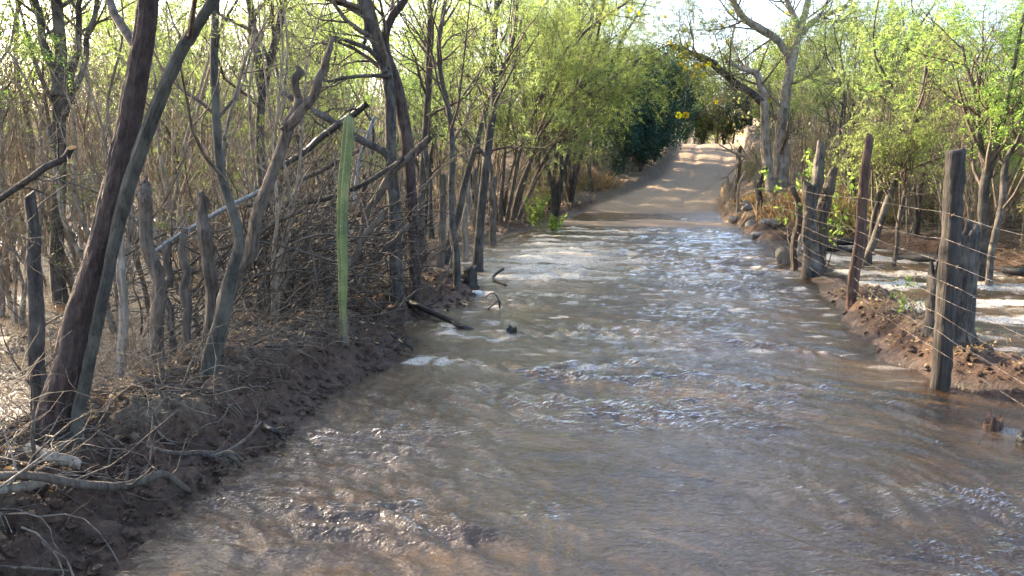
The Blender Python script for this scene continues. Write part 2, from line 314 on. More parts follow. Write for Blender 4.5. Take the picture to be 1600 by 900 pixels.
def axis(parts):
    """[(start, end, step), ...] -> one growing axis"""
    o = []
    for a, b_, s in parts: o.append(np.arange(a, b_ - 1e-6, s))
    return np.concatenate(o + [[parts[-1][1]]])
def grid_faces(nx, ny):
    i = np.arange(nx - 1)[None, :]; j = np.arange(ny - 1)[:, None] * nx; a = i + j
    return np.stack([a, a + 1, a + nx + 1, a + nx], -1).reshape(-1, 4)
def logaxis(a, b_, rate): n = int(math.log(b_ / a) / rate) + 1; return np.geomspace(a, b_, n)

gx = axis([(-400, -100, 60), (-100, -40, 8), (-40, -14, 1.2), (-14, -7, 0.35), (-7, -3.7, 0.09), (-3.7, -1.85, 0.022), (-1.85, 1.75, 0.09), (1.75, 3.2, 0.03), (3.2, 7, 0.12), (7, 14, 0.45), (14, 40, 1.3), (40, 100, 8), (100, 400, 60)])
gy = np.concatenate([np.arange(-60, 0, 6.0), np.arange(0, 2.2, 0.12), logaxis(2.2, 62, 0.0095), np.arange(64, 120, 4.0), np.arange(130, 901, 70.0)])
X, Y = np.meshgrid(gx, gy); Z = ground(X, Y)
xlg = np.interp(Y, LY, LX); xrg = np.interp(Y, RY, RX)
inset = 0.75 * sstep(20.3, 18.5, Y); roadm = sstep(-0.25, 0.25, X - xlg - inset) * sstep(-0.25, 0.25, xrg - X - inset)
m, N, Lk, b = mat('mud_sand_and_litter'); v = coords(N, Lk)
geo = N.new("ShaderNodeNewGeometry"); sep = N.new("ShaderNodeSeparateXYZ"); Lk.new(geo.outputs["Position"], sep.inputs[0])
nA = noise_n(N, Lk, v, 2.2, 6, 0.6); nB = noise_n(N, Lk, v, 22, 8, 0.68); nC = noise_n(N, Lk, v, 90, 5, 0.7); nD = noise_n(N, Lk, v, 0.5, 3)
mud = ramp_n(N, Lk, nB.outputs[0], [(0.28, (0.032, 0.016, 0.009)), (0.5, (0.090, 0.048, 0.027)), (0.72, (0.165, 0.094, 0.054))]).outputs[0]
lit = ramp_n(N, Lk, nB.outputs[0], [(0.3, (0.05, 0.034, 0.022)), (0.5, (0.15, 0.105, 0.065)), (0.72, (0.32, 0.23, 0.14))]).outputs[0]
sand = ramp_n(N, Lk, nB.outputs[0], [(0.25, (0.33, 0.22, 0.135)), (0.6, (0.47, 0.335, 0.215)), (0.8, (0.56, 0.42, 0.29))]).outputs[0]
sand = mix_n(N, Lk, sand, (0.33, 0.175, 0.11), ramp_n(N, Lk, nA.outputs[0], [(0.50, (0, 0, 0)), (0.70, (0.35,) * 3)]).outputs[0])
zz = math_n(N, Lk, 'ADD', sep.outputs[2], math_n(N, Lk, 'MULTIPLY', math_n(N, Lk, 'SUBTRACT', nA.outputs[0], 0.5), 0.25))
land = mix_n(N, Lk, mud, lit, ramp_n(N, Lk, math_n(N, Lk, 'MULTIPLY', zz, 2.0), [(0.40, (0, 0, 0)), (0.62, (1, 1, 1))]).outputs[0])
col = mix_n(N, Lk, land, sand, attr_n(N, "road"))
wetf = ramp_n(N, Lk, math_n(N, Lk, 'ADD', math_n(N, Lk, 'MULTIPLY', sep.outputs[2], 3.0), math_n(N, Lk, 'MULTIPLY', nB.outputs[0], 0.25)), [(0.12, (1, 1, 1)), (0.45, (0, 0, 0))]).outputs[0]
col = mix_n(N, Lk, col, (0.62, 0.57, 0.53), wetf, 'MULTIPLY')
Lk.new(col, b.inputs["Base Color"]); Lk.new(ramp_n(N, Lk, wetf, [(0, (0.95,) * 3), (1, (0.33,) * 3)]).outputs[0], b.inputs["Roughness"])
hh = math_n(N, Lk, 'ADD', nB.outputs[0], math_n(N, Lk, 'MULTIPLY', nC.outputs[0], 0.35)); Lk.new(bump_n(N, Lk, hh, 0.05, 1.0), b.inputs["Normal"])
M['ground'] = m
g = MB(); g.add(np.stack([X, Y, Z], -1).reshape(-1, 3), grid_faces(len(gx), len(gy)))
go = g.build('ground', M['ground'], attrs={'road': roadm}); go["kind"] = "structure"
go["label"] = "muddy banks, flooded forest floor and pale dirt road climbing a rise"

# ---------------------------------------------------------------- flood water
wx = axis([(-20, -8, 0.35), (-8, -3.6, 0.07), (-3.6, 3.6, 0.019), (3.6, 6.2, 0.035), (6.2, 16, 0.4)])
wy = np.concatenate([np.arange(-3, 2.0, 0.2), logaxis(2.0, 26.3, 0.0042)])
X, Y = np.meshgrid(wx, wy); G = ground(X, Y); depth = -G
def band(yc, x0, x1, slope, w, xs=0.35):
    yy = yc + slope * (X - x0) + (fbm(X, Y, 0.9, 3, 40 + yc) - 0.5) * 0.9
    return np.exp(-((Y - yy) / w) ** 2) * sstep(x0 - xs, x0 + xs * 0.4, X) * sstep(x1 + xs * 2, x1 - xs, X)
BANDS = [(6.25, -1.9, 0.4, 0.05, 0.13, 0.020, 0.75), (5.9, -0.6, 1.2, 0.2, 0.12, 0.012, 0.25), (7.6, -1.95, 0.5, -0.12, 0.14, 0.024, 0.8), (7.0, -0.6, 1.9, 0.15, 0.2, 0.014, 0.2), (9.7, -2.0, 0.0, 0.05, 0.2, 0.022, 0.6),
         (11.3, -2.0, 1.4, 0.02, 0.26, 0.035, 0.85), (12.3, -2.0, 1.8, -0.03, 0.3, 0.040, 0.8), (13.5, -2.2, 1.5, 0.02, 0.33, 0.050, 1.0), (14.6, -2.2, 1.9, 0.0, 0.3, 0.045, 0.85), (16.0, -2.3, 1.9, 0.05, 0.35, 0.05, 0.9), (17.4, -2.3, 1.9, 0.0, 0.35, 0.05, 0.8), (18.8, -2.3, 1.9, 0.0, 0.35, 0.045, 0.85), (19.6, -2.3, 1.8, 0.0, 0.25, 0.035, 0.7),
         (8.9, 2.6, 5.2, 0.15, 0.35, 0.03, 0.9), (9.9, 2.5, 5.0, 0.1, 0.4, 0.03, 0.85), (11.2, 2.5, 5.0, 0.1, 0.45, 0.035, 0.9), (12.6, 2.6, 4.9, 0.0, 0.45, 0.035, 0.9), (14.2, 2.5, 4.5, 0.0, 0.5, 0.035, 0.9), (16.0, 2.4, 4.0, 0.0, 0.5, 0.03, 0.9), (8.0, 3.0, 5.5, 0.1, 0.2, 0.012, 0.3)]
rough_ = np.zeros_like(X); foam = np.zeros_like(X); hgt = np.zeros_like(X)
for yc, x0, x1, sl, w, a, f in BANDS:
    bb = band(yc, x0, x1, sl, w); hgt += 0.62 * a * bb; rough_ = np.maximum(rough_, bb); fall = np.where(X < 2.4, np.clip(1.05 - 0.22 * (X - x0), 0.25, 1), 1.0)
    foam = np.maximum(foam, band(yc - 0.25 * w, x0, x1, sl, w * 0.75) * f * fall)
for px_, py_, s_, f_ in ((-1.83, 6.3, 0.16, 1.2), (-1.6, 6.28, 0.13, 1.0), (-2.05, 9.75, 0.22, 1.1), (-1.35, 7.55, 0.13, 1.0), (-1.9, 7.75, 0.2, 0.9), (-2.1, 16.6, 0.3, 1.2), (2.1, 5.15, 0.16, 0.7), (2.0, 12.1, 0.35, 0.9), (2.1, 13.7, 0.35, 0.8), (-1.8, 13.6, 0.5, 1.2), (-1.7, 8.85, 0.2, 0.6)):
    q = np.exp(-((X - px_) ** 2 + (Y - py_) ** 2) / s_ ** 2); foam = np.maximum(foam, q * f_); hgt += 0.02 * q
patch = sstep(0.30, 0.72, fbm(X * 0.6, Y, 0.9, 3, 60)); chop = 0.40 + 0.85 * patch + 1.2 * rough_ + 0.5 * sstep(9, 12, Y) ; calm = sstep(0.0, 0.5, X - np.interp(Y, LY, LX)) * sstep(7, 5.5, Y)
wxp = X + 0.55 * (fbm(X, Y, 1.1, 3, 77) - 0.5); wyp = Y + 0.55 * (fbm(X, Y, 1.1, 3, 91) - 0.5)
wr = rng_(31); wave = np.zeros_like(X)
for i in range(44):
    lam = 0.065 * (7.5 ** (i / 43.0)); ang_ = wr.normal(1.2, 0.5); kx, ky = math.cos(ang_), math.sin(ang_)
    amp = lam / 6.283 * np.interp(lam, [0.06, 0.12, 0.2, 0.5], [0.066, 0.086, 0.054, 0.012]) * wr.uniform(0.6, 1.3); env = 0.04 + 3.2 * fbm(X, Y, 0.8, 2, 100 + i * 3.1) ** 2
    ph = 2 * np.pi / lam * (kx * wxp + ky * wyp) + wr.uniform(0, 6.28); res = sstep(2.2, 4.0, lam / np.maximum(0.0042 * Y, 0.019))
    wave += amp * env * res * (1.0 - np.abs(np.sin(ph * 0.5)) * 2 if i % 3 == 0 else np.sin(ph))
rip = np.clip(sstep(9.5, 11.5, Y) * sstep(20.5, 19.0, Y) + 0.8 * sstep(2.4, 2.9, X) * sstep(8, 9, Y), 0, 1)
tr = Y * 1.0 + 0.9 * (fbm(X, Y, 1.0, 3, 140) - 0.5) + 0.12 * X
train = (1 - np.abs(np.sin(np.pi * tr / 0.62))) ** 2 * (0.3 + 1.4 * fbm(X, Y, 0.7, 2, 145)) * rip
wave = wave * chop * (1 + 0.30 * calm * sstep(0.3, -0.8, X)) + rip * ((fbm(X, Y, 0.30, 4, 150) - 0.5) * 0.030 + train * 0.022)
damp = sstep(-0.01, 0.07, depth); inforest = sstep(-2.6, -3.6, X)
hgt = hgt * np.where(X > 2.4, 0.4, 1.0) * (0.3 + 1.0 * fbm(X, Y, 0.5, 3, 170)) * 0.8
Zw = (wave * (1 - 0.65 * inforest) + hgt) * damp + foam * (fbm(X, Y, 0.10, 3, 180) - 0.4) * np.where(X > 2.4, 0.006, 0.02) * damp
fn = 0.6 * fbm(X * 0.5, Y, 0.20, 5, 200) + 0.4 * fbm(X, Y, 0.07, 3, 205)
foamv = np.clip((foam * np.where(X > 2.4, 1.15, 1.1) + train * 0.45 + rip * np.where(X > 2.4, 0.04, 0.08) - 0.40 - 1.5 * (fn - 0.45)) * 2.2, 0, 1) * np.where(X < 2.3, np.clip(1.2 - 0.34 * (X + 2), 0.22, 1), 1)
lf = np.exp(-((X + 1.5) / 0.9) ** 2) * np.exp(-((Y - 13.6) / 2.6) ** 2); foamv = np.clip(np.maximum(foamv, lf * np.clip((train * 1.5 + 0.70 - fn) * 3, 0, 1)), 0, 1)
foamv = np.maximum(foamv, 0.6 * np.clip((fbm(X * 0.45, Y, 0.14, 3, 230) - 0.70) * 9, 0, 1) * sstep(5.5, 8.0, Y) * (1 - inforest)) * (1 - 0.4 * inforest) * sstep(0.0, 0.03, depth)
# bubbly streaks and flecks drifting on the current
m, N, Lk, b = mat('muddy_flood_water'); v = coords(N, Lk); va = coords(N, Lk, (1.0, 1.5, 1))
n1 = noise_n(N, Lk, va, 0.9, 4); n2 = noise_n(N, Lk, va, 23, 3, 0.55); n3 = noise_n(N, Lk, va, 48, 3, 0.6); n4 = noise_n(N, Lk, v, 60, 4, 0.7)
for n in (n2, n3): n.inputs["Distortion"].default_value = 0.6
murk = ramp_n(N, Lk, n1.outputs[0], [(0.3, (0.046, 0.026, 0.011)), (0.5, (0.090, 0.053, 0.024)), (0.72, (0.155, 0.098, 0.050))]).outputs[0]
hb = math_n(N, Lk, 'MULTIPLY', math_n(N, Lk, 'ADD', n2.outputs[0], math_n(N, Lk, 'MULTIPLY', n3.outputs[0], 0.35)), attr_n(N, 'chop')); bn = bump_n(N, Lk, hb, 0.021, 0.85)
df = N.new("ShaderNodeBsdfDiffuse"); Lk.new(murk, df.inputs[0])
tp = N.new("ShaderNodeBsdfTransparent"); tp.inputs[0].default_value = (0.80, 0.66, 0.48, 1)
gl = N.new("ShaderNodeBsdfGlossy"); gl.inputs["Roughness"].default_value = 0.035; gl.inputs["Color"].default_value = (1, 1, 1, 1); Lk.new(bn, gl.inputs["Normal"]); Lk.new(bn, df.inputs["Normal"])
fr = N.new("ShaderNodeFresnel"); fr.inputs["IOR"].default_value = 1.5; Lk.new(bn, fr.inputs["Normal"])
dep = N.new("ShaderNodeMapRange"); dep.inputs[1].default_value = 0.0; dep.inputs[2].default_value = 0.11; dep.inputs[3].default_value = 0.15; dep.inputs[4].default_value = 0.80; Lk.new(attr_n(N, "depth"), dep.inputs[0])
ms = N.new("ShaderNodeMixShader"); Lk.new(dep.outputs[0], ms.inputs[0]); Lk.new(tp.outputs[0], ms.inputs[1]); Lk.new(df.outputs[0], ms.inputs[2])
mg = N.new("ShaderNodeMixShader"); Lk.new(fr.outputs[0], mg.inputs[0]); Lk.new(ms.outputs[0], mg.inputs[1]); Lk.new(gl.outputs[0], mg.inputs[2])
fo = N.new("ShaderNodeBsdfPrincipled"); fo.inputs["Base Color"].default_value = (0.58, 0.51, 0.42, 1); fo.inputs["Roughness"].default_value = 0.35; Lk.new(bump_n(N, Lk, n4.outputs[0], 0.02, 0.8), fo.inputs["Normal"])
fm = math_n(N, Lk, 'MULTIPLY', attr_n(N, "foam"), ramp_n(N, Lk, n4.outputs[0], [(0.36, (0.08,) * 3), (0.53, (1.2,) * 3)]).outputs[0], True)
mf = N.new("ShaderNodeMixShader"); Lk.new(fm, mf.inputs[0]); Lk.new(mg.outputs[0], mf.inputs[1]); Lk.new(fo.outputs[0], mf.inputs[2])
Lk.new(mf.outputs[0], N["Material Output"].inputs[0]); N.remove(b); M['water'] = m
w_ = MB(); w_.add(np.stack([X, Y, Zw], -1).reshape(-1, 3), grid_faces(len(wx), len(wy)))
wo = w_.build('flood_water', M['water'], attrs={'depth': depth, 'foam': foamv, 'chop': np.clip(0.5 + 0.6 * patch + 0.4 * rough_, 0, 1.3)}); wo["kind"] = "structure"
wo["label"] = "shallow muddy flood water rippling and foaming across the road"

# ---------------------------------------------------------------- control paths (x, y, z, radius) in metres
W = {
'LEAN_A':[(-2.93,3.62,0.26,0.087),(-2.83,3.62,0.56,0.078),(-2.74,3.62,0.85,0.074),(-2.64,3.62,1.11,0.071),(-2.53,3.62,1.42,0.064),(-2.44,3.62,1.70,0.057),(-2.35,3.62,2.01,0.052),(-2.29,3.62,2.29,0.047),(-2.24,3.62,2.65,0.040),(-2.13,3.62,3.18,0.029),(-1.99,3.62,3.67,0.017)],
'LEAN_B':[(-2.78,3.56,0.38,0.030),(-2.67,3.56,0.74,0.028),(-2.57,3.56,1.03,0.026),(-2.47,3.56,1.32,0.030),(-2.37,3.56,1.56,0.032),(-2.22,3.56,1.86,0.030),(-2.08,3.56,2.11,0.027),(-1.94,3.56,2.31,0.024),(-1.78,3.56,2.61,0.020),(-1.64,3.56,3.02,0.014),(-1.56,3.56,3.43,0.008)],
'DARK_A':[(-3.31,3.95,0.20,0.043),(-3.29,3.95,0.53,0.041),(-3.25,3.95,0.85,0.038),(-3.24,3.95,1.13,0.036),(-3.24,3.95,1.43,0.030)],
'BACK_A':[(-6.66,8.40,0.38,0.072),(-6.57,8.40,1.03,0.069),(-6.49,8.40,1.74,0.069),(-6.43,8.40,2.50,0.066),(-6.39,8.40,3.31,0.059),(-6.34,8.40,4.09,0.046),(-6.21,8.40,5.09,0.026)],
'BACK_B':[(-6.41,8.35,2.29,0.052),(-6.50,8.35,2.70,0.046),(-6.57,8.35,3.04,0.039),(-6.63,8.35,3.44,0.033),(-6.71,8.35,4.09,0.020)],
'BACK_C':[(-6.44,8.45,2.30,0.046),(-6.31,8.45,2.57,0.040),(-6.17,8.45,3.04,0.033),(-6.10,8.45,3.50,0.026),(-5.94,8.45,4.34,0.016)],
'BACK_D':[(-6.33,8.30,2.08,0.036),(-6.10,8.30,2.48,0.029),(-5.95,8.30,2.91,0.026),(-5.82,8.30,3.33,0.023),(-5.63,8.30,4.03,0.013)],
'SMOOTH_A':[(-2.76,4.82,0.29,0.047),(-2.65,4.82,0.64,0.041),(-2.57,4.82,0.93,0.035),(-2.54,4.82,1.09,0.031),(-2.57,4.82,1.33,0.028),(-2.61,4.82,1.55,0.027),(-2.62,4.82,1.79,0.026),(-2.62,4.82,2.14,0.025),(-2.61,4.82,2.51,0.022),(-2.57,4.82,2.98,0.018),(-2.45,4.82,3.60,0.010)],
'DEAD_A':[(-2.91,5.02,0.22,0.056),(-2.79,5.02,0.55,0.050),(-2.65,5.02,0.88,0.045),(-2.53,5.02,1.13,0.040),(-2.43,5.02,1.40,0.037),(-2.33,5.02,1.66,0.034),(-2.27,5.02,1.81,0.034)],
'DEAD_B':[(-2.27,5.02,1.80,0.032),(-2.23,5.02,1.89,0.028),(-2.20,5.02,1.99,0.025),(-2.19,5.02,2.10,0.022),(-2.19,5.02,2.16,0.017)],
'DEAD_C':[(-2.28,5.00,1.78,0.029),(-2.18,5.00,1.88,0.029),(-2.08,5.00,2.01,0.028),(-2.03,5.00,2.14,0.023),(-1.98,5.00,2.24,0.019),(-1.94,5.00,2.33,0.013)],
'TWIN_A':[(-4.41,9.00,-0.03,0.062),(-4.41,9.00,0.65,0.056),(-4.40,9.00,1.31,0.054),(-4.39,9.00,1.96,0.050),(-4.33,9.00,2.45,0.050),(-4.23,9.00,2.83,0.048),(-4.11,9.00,3.21,0.045),(-4.06,9.00,3.75,0.037),(-4.10,9.00,4.54,0.022)],
'TWIN_B':[(-4.33,8.95,2.31,0.052),(-4.36,8.95,2.69,0.049),(-4.40,8.95,3.04,0.045),(-4.46,8.95,3.38,0.038),(-4.55,8.95,3.95,0.024)],
'CROSS_A':[(-2.60,8.30,0.19,0.071),(-2.63,8.30,0.75,0.066),(-2.64,8.30,1.34,0.060),(-2.64,8.30,1.79,0.058),(-2.66,8.30,2.30,0.060),(-2.71,8.30,2.65,0.066),(-2.80,8.30,2.93,0.066),(-2.91,8.30,3.21,0.060),(-2.98,8.30,3.73,0.044),(-2.91,8.30,4.50,0.025)],
'CROSS_B':[(-2.46,8.45,0.22,0.067),(-2.48,8.45,0.87,0.067),(-2.49,8.45,1.47,0.067),(-2.53,8.45,1.89,0.070),(-2.61,8.45,2.32,0.070),(-2.71,8.45,2.60,0.061),(-2.74,8.45,2.81,0.050),(-2.65,8.45,3.03,0.042),(-2.50,8.45,3.20,0.039),(-2.29,8.45,3.56,0.028),(-2.12,8.45,4.09,0.017)],
'CROSS_C':[(-2.64,8.20,2.47,0.029),(-2.73,8.20,2.60,0.026),(-2.85,8.20,2.70,0.026),(-2.98,8.20,2.76,0.022),(-3.09,8.20,2.80,0.019),(-3.19,8.20,2.81,0.016),(-3.25,8.20,2.76,0.013),(-3.40,8.20,2.76,0.010)],
'CROSS_D':[(-2.89,8.25,2.72,0.019),(-2.86,8.25,2.86,0.019),(-2.89,8.25,3.01,0.016),(-3.07,8.25,3.12,0.013),(-3.23,8.25,3.18,0.013)],
'CROSS_E':[(-2.60,8.20,2.42,0.022),(-2.80,8.20,2.43,0.019),(-3.03,8.20,2.42,0.019),(-3.24,8.20,2.39,0.016),(-3.37,8.20,2.41,0.013)],
'SLIM_A':[(-2.92,10.50,0.19,0.049),(-2.94,10.50,0.94,0.049),(-2.91,10.50,1.68,0.045),(-2.85,10.50,2.40,0.045),(-2.80,10.50,3.11,0.041),(-2.76,10.50,3.73,0.033),(-2.63,10.50,4.63,0.020)],
'SLIM_B':[(-2.47,11.80,0.14,0.069),(-2.45,11.80,0.68,0.064),(-2.40,11.80,1.24,0.060),(-2.31,11.80,1.87,0.055),(-2.23,11.80,2.49,0.051),(-2.24,11.80,3.10,0.046),(-2.20,11.80,3.79,0.041),(-2.24,11.80,4.55,0.028)],
'SLIM_C':[(-3.07,12.40,0.24,0.058),(-2.90,12.40,0.83,0.053),(-2.74,12.40,1.50,0.048),(-2.54,12.40,2.17,0.044),(-2.28,12.40,2.81,0.039),(-2.07,12.40,3.36,0.034),(-1.93,12.40,4.07,0.024)],
'SLIM_D':[(-2.28,9.60,0.53,0.037),(-2.35,9.60,1.23,0.037),(-2.32,9.60,1.97,0.034),(-2.43,9.60,2.62,0.030),(-2.39,9.60,3.26,0.026),(-2.32,9.60,3.82,0.019)],
'FAN_A':[(-3.39,19.50,0.06,0.048),(-3.26,19.50,0.85,0.048),(-3.08,19.50,1.75,0.043),(-2.72,19.50,2.70,0.037),(-2.34,19.50,3.49,0.032),(-1.93,19.50,4.19,0.021)],
'FAN_B':[(-3.31,19.80,0.04,0.048),(-3.13,19.80,0.84,0.048),(-2.85,19.80,1.60,0.043),(-2.52,19.80,2.35,0.038),(-1.98,19.80,3.07,0.032),(-1.36,19.80,3.53,0.022)],
'FAN_C':[(-3.44,19.20,0.12,0.042),(-3.42,19.20,1.01,0.042),(-3.36,19.20,1.89,0.036),(-3.27,19.20,2.90,0.032),(-3.12,19.20,3.90,0.026),(-3.04,19.20,4.73,0.021)],
'FAN_D':[(-3.23,19.90,0.04,0.043),(-2.92,19.90,0.76,0.043),(-2.62,19.90,1.30,0.038),(-2.22,19.90,1.82,0.033),(-1.80,19.90,2.27,0.027),(-1.29,19.90,2.93,0.022),(-0.78,19.90,3.39,0.016)],
'FAN_E':[(-3.58,19.40,0.10,0.043),(-3.70,19.40,1.00,0.043),(-3.79,19.40,1.90,0.037),(-3.79,19.40,2.92,0.032),(-3.90,19.40,4.08,0.027),(-3.84,19.40,5.07,0.021)],
'FAN_F':[(-3.30,20.50,0.05,0.050),(-2.55,20.50,1.75,0.045),(-1.45,20.60,3.10,0.038),(-0.45,20.70,3.95,0.028),(0.35,20.80,4.35,0.016)],
'FAN_G':[(-3.35,20.30,0.05,0.050),(-2.70,20.30,2.30,0.045),(-1.90,20.40,4.30,0.036),(-0.80,20.50,5.20,0.026),(0.30,20.60,5.70,0.015)],
'STAKE_A':[(-3.65,5.60,0.12,0.056),(-3.63,5.60,0.51,0.055),(-3.64,5.60,0.90,0.050),(-3.64,5.60,1.23,0.045),(-3.64,5.60,1.43,0.040)],
'STAKE_B':[(-3.49,4.95,0.17,0.030),(-3.46,4.95,0.54,0.030),(-3.45,4.95,0.85,0.027),(-3.43,4.95,1.10,0.024)],
'STAKE_C':[(-3.33,5.50,0.21,0.030),(-3.32,5.50,0.54,0.030),(-3.31,5.50,0.82,0.031),(-3.30,5.50,1.08,0.027)],
'STAKE_D':[(-2.93,5.10,0.24,0.055),(-2.90,5.10,0.53,0.049),(-2.90,5.10,0.88,0.046),(-2.91,5.10,1.16,0.040),(-2.93,5.10,1.36,0.036)],
'STAKE_E':[(-3.67,7.40,0.10,0.062),(-3.65,7.40,0.45,0.057),(-3.65,7.40,0.76,0.052),(-3.63,7.40,1.03,0.044)],
'STAKE_F':[(-3.48,7.60,0.12,0.045),(-3.46,7.60,0.49,0.045),(-3.43,7.60,0.86,0.040)],
'STAKE_G':[(-3.41,7.80,0.12,0.033),(-3.40,7.80,0.52,0.033),(-3.37,7.80,0.91,0.028)],
'STAKE_H':[(-3.16,7.70,0.20,0.046),(-3.16,7.70,0.54,0.043),(-3.11,7.70,0.98,0.041),(-3.06,7.70,1.20,0.032)],
'STAKE_I':[(-3.25,8.90,0.17,0.052),(-3.22,8.90,0.60,0.052),(-3.18,8.90,1.04,0.047),(-3.14,8.90,1.39,0.037)],
'STAKE_J':[(-3.25,9.60,0.14,0.051),(-3.25,9.60,0.61,0.051),(-3.24,9.60,1.07,0.046)],
'STAKE_K':[(-2.86,11.20,0.26,0.056),(-2.85,11.20,0.81,0.053),(-2.84,11.20,1.36,0.050)],
'STAKE_L':[(-2.98,13.20,0.21,0.051),(-2.96,13.20,0.78,0.051),(-2.94,13.20,1.40,0.043)],
'STAKE_M':[(-3.07,14.60,0.19,0.056),(-3.07,14.60,0.81,0.056),(-3.09,14.60,1.42,0.052)],
'STAKE_N':[(-2.98,15.60,0.17,0.069),(-2.98,15.60,0.76,0.069),(-2.98,15.60,1.22,0.065)],
'STAKE_O':[(-4.02,6.40,0.14,0.030),(-4.02,6.40,0.53,0.028),(-4.01,6.40,0.91,0.027)],
'BR_A':[(-3.51,7.60,2.24,0.018),(-3.41,7.60,2.21,0.027),(-3.25,7.60,2.11,0.030),(-2.98,7.60,1.96,0.030),(-2.74,7.60,1.81,0.033),(-2.51,7.60,1.67,0.030),(-2.45,7.60,1.53,0.021)],
'BR_B':[(-2.55,7.30,2.09,0.031),(-2.71,7.30,1.99,0.031),(-2.90,7.30,1.86,0.031),(-3.12,7.30,1.70,0.028),(-3.38,7.30,1.53,0.026)],
'BR_C':[(-2.12,7.90,1.81,0.031),(-2.23,7.90,1.71,0.040),(-2.35,7.90,1.61,0.043),(-2.47,7.90,1.53,0.043),(-2.59,7.90,1.35,0.040),(-2.77,7.90,1.10,0.034),(-2.87,7.90,0.84,0.028)],
'BR_D':[(-3.91,6.00,0.86,0.013),(-3.62,6.00,1.04,0.016),(-3.29,6.00,1.21,0.017),(-2.91,6.00,1.39,0.016)],
'BR_E':[(-3.15,3.50,1.36,0.015),(-2.93,3.50,1.48,0.015),(-2.79,3.50,1.56,0.016),(-2.69,3.50,1.61,0.016),(-2.63,3.50,1.66,0.016)],
'BR_F':[(-2.60,7.70,2.01,0.018),(-2.68,7.70,1.81,0.018),(-2.78,7.70,1.54,0.016),(-2.84,7.70,1.17,0.014)],
'BR_G':[(-2.18,7.20,1.62,0.020),(-2.36,7.20,1.50,0.022),(-2.60,7.20,1.37,0.022),(-2.97,7.20,1.24,0.022),(-3.34,7.20,1.21,0.020),(-3.72,7.20,1.18,0.017)],
'BR_H':[(-2.52,7.00,1.68,0.016),(-2.76,7.00,1.56,0.019),(-3.06,7.00,1.43,0.019),(-3.43,7.00,1.32,0.019),(-3.74,7.00,1.21,0.016)],
'BR_I':[(-2.24,6.80,1.17,0.024),(-2.42,6.80,0.94,0.027),(-2.55,6.80,0.73,0.027),(-2.69,6.80,0.50,0.024)],
'BR_J':[(-2.19,7.40,1.02,0.023),(-2.38,7.40,0.83,0.026),(-2.57,7.40,0.64,0.029),(-2.75,7.40,0.42,0.026)],
'BR_K':[(-2.90,6.60,1.18,0.015),(-3.13,6.60,1.07,0.018),(-3.37,6.60,0.94,0.018),(-3.67,6.60,0.84,0.015)],
'LOG_A':[(-2.68,2.82,0.33,0.016),(-2.45,2.89,0.34,0.019),(-2.31,2.98,0.34,0.020),(-2.21,3.09,0.32,0.019),(-2.18,3.21,0.27,0.019),(-2.17,3.33,0.17,0.017),(-2.16,3.48,0.03,0.014)],
'LOG_B':[(-2.64,2.76,0.28,0.016),(-2.55,2.86,0.28,0.020),(-2.50,2.98,0.27,0.020)],
'LOG_C':[(-2.74,3.17,0.33,0.025),(-2.61,3.15,0.36,0.029),(-2.54,3.18,0.35,0.030),(-2.50,3.20,0.32,0.020)],
'LOG_D':[(-2.34,3.46,0.36,0.008),(-2.24,3.53,0.36,0.011),(-2.18,3.66,0.34,0.013),(-2.13,3.77,0.36,0.010),(-2.11,3.98,0.36,0.009),(-2.13,4.19,0.36,0.007)],
'LOG_E':[(-2.18,3.66,0.34,0.011),(-2.13,3.70,0.24,0.012),(-2.12,3.78,0.14,0.012),(-2.12,3.92,-0.00,0.009)],
'LOG_F':[(-2.15,4.28,0.15,0.015),(-2.08,4.25,0.09,0.015),(-2.04,4.30,0.02,0.012)],
'LOG_G':[(-2.39,2.52,0.12,0.004),(-2.26,2.56,0.12,0.005),(-2.14,2.64,0.10,0.004)],
'LOG_H':[(-3.36,9.55,0.16,0.026),(-2.63,8.57,0.12,0.030),(-2.08,8.04,0.04,0.031),(-1.81,7.71,0.02,0.030),(-1.68,7.68,-0.02,0.027)],
'LOG_I':[(-2.16,6.70,0.22,0.018),(-2.02,6.57,0.14,0.018),(-1.92,6.55,0.04,0.015)],
'LOG_J':[(-3.24,11.55,0.12,0.023),(-2.80,10.93,0.10,0.034),(-2.39,10.49,0.10,0.029)],
'LOG_K':[(-2.44,3.20,0.36,0.012),(-2.31,3.20,0.42,0.010),(-2.37,3.35,0.42,0.008)],
'LOG_L':[(-2.57,3.04,0.55,0.007),(-2.55,2.99,0.40,0.009),(-2.62,3.05,0.20,0.010),(-2.54,2.97,0.08,0.007)],
'LOG_M':[(2.24,13.62,0.02,0.042),(2.31,13.68,0.30,0.043),(2.37,13.60,0.65,0.042)],
'TWG_A':[(-1.78,8.84,0.10,0.010),(-1.69,8.83,0.16,0.014),(-1.61,8.76,0.09,0.017),(-1.60,8.79,-0.00,0.017)],
'TWG_B':[(-1.61,8.76,0.09,0.014),(-1.67,8.65,0.05,0.013),(-1.75,8.76,-0.02,0.014)],
'TWG_C':[(-1.92,8.89,0.03,0.021),(-1.76,8.82,0.04,0.021),(-1.66,8.86,0.00,0.014)],
'TWG_D':[(-1.95,10.96,0.15,0.021),(-2.06,10.78,0.05,0.021),(-1.82,10.46,0.00,0.020)],
'POST_A':[(2.05,6.15,0.10,0.074),(2.05,6.15,0.40,0.074),(2.04,6.15,0.85,0.074),(2.04,6.15,1.25,0.072),(2.03,6.15,1.66,0.070)],
'STUMP_A':[(2.47,7.00,0.03,0.169),(2.46,7.00,0.29,0.147),(2.45,7.00,0.60,0.136),(2.44,7.00,0.98,0.131)],
'STUMP_B':[(2.23,6.90,0.25,0.059),(2.20,6.90,0.51,0.065),(2.20,6.90,0.71,0.054),(2.22,6.90,0.86,0.032)],
